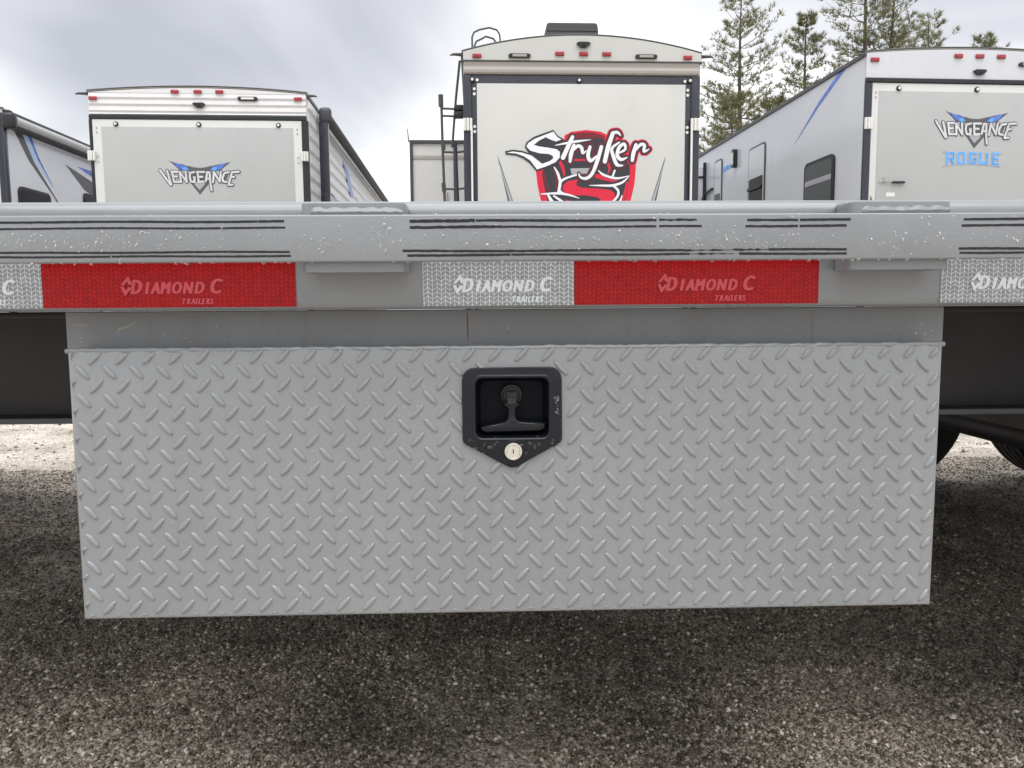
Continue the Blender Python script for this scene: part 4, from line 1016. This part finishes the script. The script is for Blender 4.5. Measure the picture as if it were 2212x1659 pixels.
entry(2.51, 3.10, 3.022, 'glass_dark'); entry(4.20, 4.56, 3.118, 'glass_grey')
lp = wall_poly('porch_light', 'rv_black', rrect(3.62, 2.995, .05, .135, .03, 3), .06)
wall_poly('lens', 'white_plastic', rrect(3.62, 2.99, .03, .09, .02, 3), .006, -1.2811, lp)
wall_poly('side_decal', 'emblem_blue', [(.40, 3.342), (.55, 3.342), (1.00, 3.15), (1.62, 2.795), (1.00, 3.095)], .002)
wall_poly('side_decal', 'emblem_sky', [(3.67, 2.96), (4.16, 2.96), (4.16, 2.88), (3.67, 2.90)], .002)
# a further entry door left standing open, with its brace
od = MB().rbox(-1.56, -1.225, 5.0, 5.04, 1.1, 3.12, .01).build('open_door', 'rv_side_blue', VR)
MB().rbox(-1.275, -1.225, 4.975, 4.9995, 1.1, 3.19, .006).build('door_frame', 'rv_black', od)
MB().rbox(-1.56, -1.276, 4.980, 4.9995, 2.93, 2.965, .005).build('door_rail', 'rv_black', od)
MB().tube([(-1.27, 4.965, 2.62), (-1.46, 4.965, 1.7)], .02, 6).build('door_brace', 'rv_black', od)
MB().tube([(-1.25, 4.97, 2.66), (-1.245, 4.60, 2.70)], .02, 6).build('door_brace', 'rv_black', od)

# ---- camper 4 : at the far left, only its side wall and awning show
LM = camper('travel_trailer_camper', (-5.93 - 1.22, 9.80, 0), -1.2, 'pale grey camper with rolled awning, black and blue stripes and dark side windows')
rv_shell(LM, W, 3.222, 3.30, 9.0, 0.62, 'rv_side_pale')
def rwall(name, m, pts, t, x0=1.2206, parent=LM):
    n = len(pts); ar = sum(pts[i][0] * pts[(i + 1) % n][1] - pts[(i + 1) % n][0] * pts[i][1] for i in range(n))
    if ar < 0: pts = pts[::-1]
    mb = MB(); mb.loft([[(x0, p[0], p[1]) for p in pts], [(x0 + t, p[0], p[1]) for p in pts]], True, True, True)
    return mb.build(name, m, parent)
for x0, x1 in ((-1.222, -1.148), (1.148, 1.224)): MB().rbox(x0, x1, -.030, .02, .66, 3.18, .006).build('corner_trim', 'rv_navy', LM)
MB().rbox(-1.146, 1.146, -.026, -.001, .66, 2.95, .006).build('ramp_door', 'rv_white', LM)
aw = empty('awning', (0, 0, 0)); aw.parent = LM
MB().tube([(1.33, .02, 3.095), (1.33, 7.8, 3.095)], .055, 14).build('awning_roll', 'awning_cloth', aw, True)
MB().tube([(1.295, .02, 3.035), (1.295, 7.8, 3.035)], .05, 12).build('awning_cover', 'awning_dark', aw, True)
MB().rbox(1.235, 1.39, -.10, .02, 2.98, 3.17, .04, 3).build('awning_end_cap', 'rv_black', aw, True)
MB().rbox(1.231, 1.262, -.07, -.005, .95, 3.0, .010).build('awning_arm', 'rv_navy', aw, True)
MB().rbox(1.231, 1.30, 7.7, 7.78, .95, 3.0, .012).build('awning_arm', 'rv_navy', aw, True)
rwall('side_decal', 'emblem_char', [(.08, 3.16), (.27, 3.16), (.62, 2.70), (1.13, 2.28), (1.55, 1.9), (1.52, 1.9), (1.06, 2.31), (.50, 2.70)], .002)
rwall('side_decal', 'emblem_pale', [(.28, 3.16), (.40, 3.16), (.70, 2.74), (1.02, 2.46), (.63, 2.72)], .002)
rwall('side_decal', 'emblem_blue', [(.41, 3.16), (.50, 3.16), (.72, 2.80), (1.06, 2.44), (.70, 2.76)], .0021)
rwall('side_decal', 'emblem_char', [(1.40, 2.82), (2.2, 2.69), (3.2, 2.6), (3.2, 2.3), (2.0, 2.52), (1.90, 2.54)], .002)
rwall('side_decal', 'emblem_blue', [(1.72, 2.85), (2.3, 2.86), (3.2, 2.80), (2.15, 2.77)], .002)
for y0, y1, zt in ((.20, .93, 2.34), (1.84, 2.55, 2.50)):
    o = rwall('window', 'rv_black', rrect((y0 + y1) / 2, zt - .42, (y1 - y0) / 2, .42, .08, 5), .022)
    rwall('pane', 'glass_dark', rrect((y0 + y1) / 2, zt - .42, (y1 - y0) / 2 - .035, .385, .06, 5), .003, 1.2432, o)

# ------------------------------------------------------------------ pines
def pine(loc, H, spread, seed, label, crown0=0.25, dens=1.0, name='pine_tree', lean=0.0):
    rg = random.Random(seed); root = empty(name, loc); tag(root, label, 'tree', 'pines beyond the campers')
    n = 22; ph = rg.uniform(0, 6); pts = []
    for j in range(n + 1):
        t = j / n; pts.append(Vector((math.sin(t * 4 + ph) * .012 * H + lean * t * H, math.cos(t * 3 + ph) * .01 * H, t * H)))
    tm = MB(); r0 = H * .0125
    tm.tube(pts, [r0 * (1 - j / n) ** .85 + .012 for j in range(n + 1)], 9)
    V = []; F = []; A = []
    def tuft(p, d, L, shade):
        nb = rg.randint(9, 13)
        a = d.orthogonal().normalized(); b = d.cross(a)
        for _ in range(nb):
            th = rg.uniform(0, 6.283); sp = rg.uniform(.25, 1.0)
            q = (d + (a * math.cos(th) + b * math.sin(th)) * sp); q.z += .15; q.normalize()
            side = q.cross(Vector((rg.uniform(-1, 1), rg.uniform(-1, 1), rg.uniform(-1, 1)))); 
            if side.length < 1e-3: continue
            side.normalize(); wd = L * rg.uniform(.026, .045); k = len(V)
            V.extend([p - side * wd, p + side * wd, p + q * L * rg.uniform(.7, 1.15)]); F.append((k, k + 1, k + 2))
            s = min(1, max(0, shade + rg.gauss(0, .18))); A.extend([s, s, s])
    z = crown0 * H
    while z < H * .985:
        t = z / H; i = min(n - 1, int(t * n)); c = pts[i].lerp(pts[i + 1], t * n - i)
        rel = (t - crown0) / (1 - crown0)
        nb = rg.randint(3, 5)
        off = rg.uniform(0, 6.28)
        for b_ in range(nb):
            if rg.random() > dens: continue
            a = off + b_ * 6.283 / nb + rg.uniform(-.35, .35)
            Lb = spread * (1 - rel) ** .62 * rg.choice((rg.uniform(.3, .7), rg.uniform(.7, 1.1), rg.uniform(.9, 1.4))) * (.72 + .28 * min(1, rel * 4)) + .25
            rise = (-.02 + .55 * rel) + rg.uniform(-.22, .30)
            d = Vector((math.cos(a), math.sin(a), rise)).normalized()
            m_ = 8; bp = []
            for j in range(m_ + 1):
                u = j / m_; bp.append(c + d * Lb * u + Vector((rg.gauss(0, .015) * Lb, rg.gauss(0, .015) * Lb, Lb * (-.10 * u + .22 * u * u))))
            rb = max(.012, .0105 * Lb)
            tm.tube(bp, [rb * (1 - .8 * j / m_) for j in range(m_ + 1)], 5)
            for j in range(3, m_ + 1):
                u = j / m_
                if rg.random() < .2: continue
                dirb = (bp[j] - bp[j - 1]).normalized()
                for s in (-1, 1, 0):
                    if s == 0 and j < m_: continue
                    lat = dirb.cross(Vector((0, 0, 1))).normalized() * s
                    tl = Lb * (.34 * (1.15 - u) + .07) * rg.uniform(.6, 1.2)
                    td = (dirb * .8 + lat * .9 + Vector((0, 0, rg.uniform(-.05, .35)))).normalized()
                    kk = max(2, int(tl / .125))
                    tip = bp[j] + td * tl
                    if kk > 3: tm.tube([bp[j], tip], [.010, .004], 3, False)
                    for q in range(kk):
                        pos = bp[j] + td * tl * (q + 1) / kk + Vector((rg.gauss(0, .04), rg.gauss(0, .04), rg.gauss(0, .03)))
                        tuft(pos, (td + Vector((0, 0, .35))).normalized(), rg.uniform(.18, .30), .45 + .25 * rg.random())
        z += H * rg.uniform(.018, .034) * (1.25 - .5 * rel)
    tm.build('trunk', 'bark', root, True)
    o = np_mesh('crown', np.array([v[:] for v in V]), np.array(F), 'needles', np.array(A)); o.parent = root
    return root
pine((11.6, 36.0, 0), 15.0, 2.75, 3, 'tall sparse pine with bare lower trunk beside the arched-roof camper', .38, .86)
pine((15.2, 37.5, 0), 14.4, 1.75, 8, 'narrow pine between the tall sparse pine and the broad bushy pine', .35, .9)
pine((16.6, 35.0, 0), 16.6, 3.7, 15, 'broad bushy pine with a forked dense top, tallest of the pines', .3, 1.0)
pine((17.9, 35.4, 0), 15.9, 3.0, 27, 'leaning pine grown into the side of the broad bushy pine', .3, 1.0, lean=.012)
pine((21.3, 38.0, 0), 14.6, 2.1, 31, 'small pine top rising over the blue-grey camper roof', .35, .8)
pine((25.4, 40.0, 0), 14.3, 2.2, 44, 'pine showing only its tip above the blue-grey camper roof lights', .35, .75)
pine((10.2, 33.0, 0), 9.6, 2.4, 52, 'low bushy pine in front of the tall sparse pine', .25, 1.0)
pine((13.2, 36.5, 0), 10.4, 2.5, 63, 'short pine between two taller pines behind the smooth camper', .3, .95)
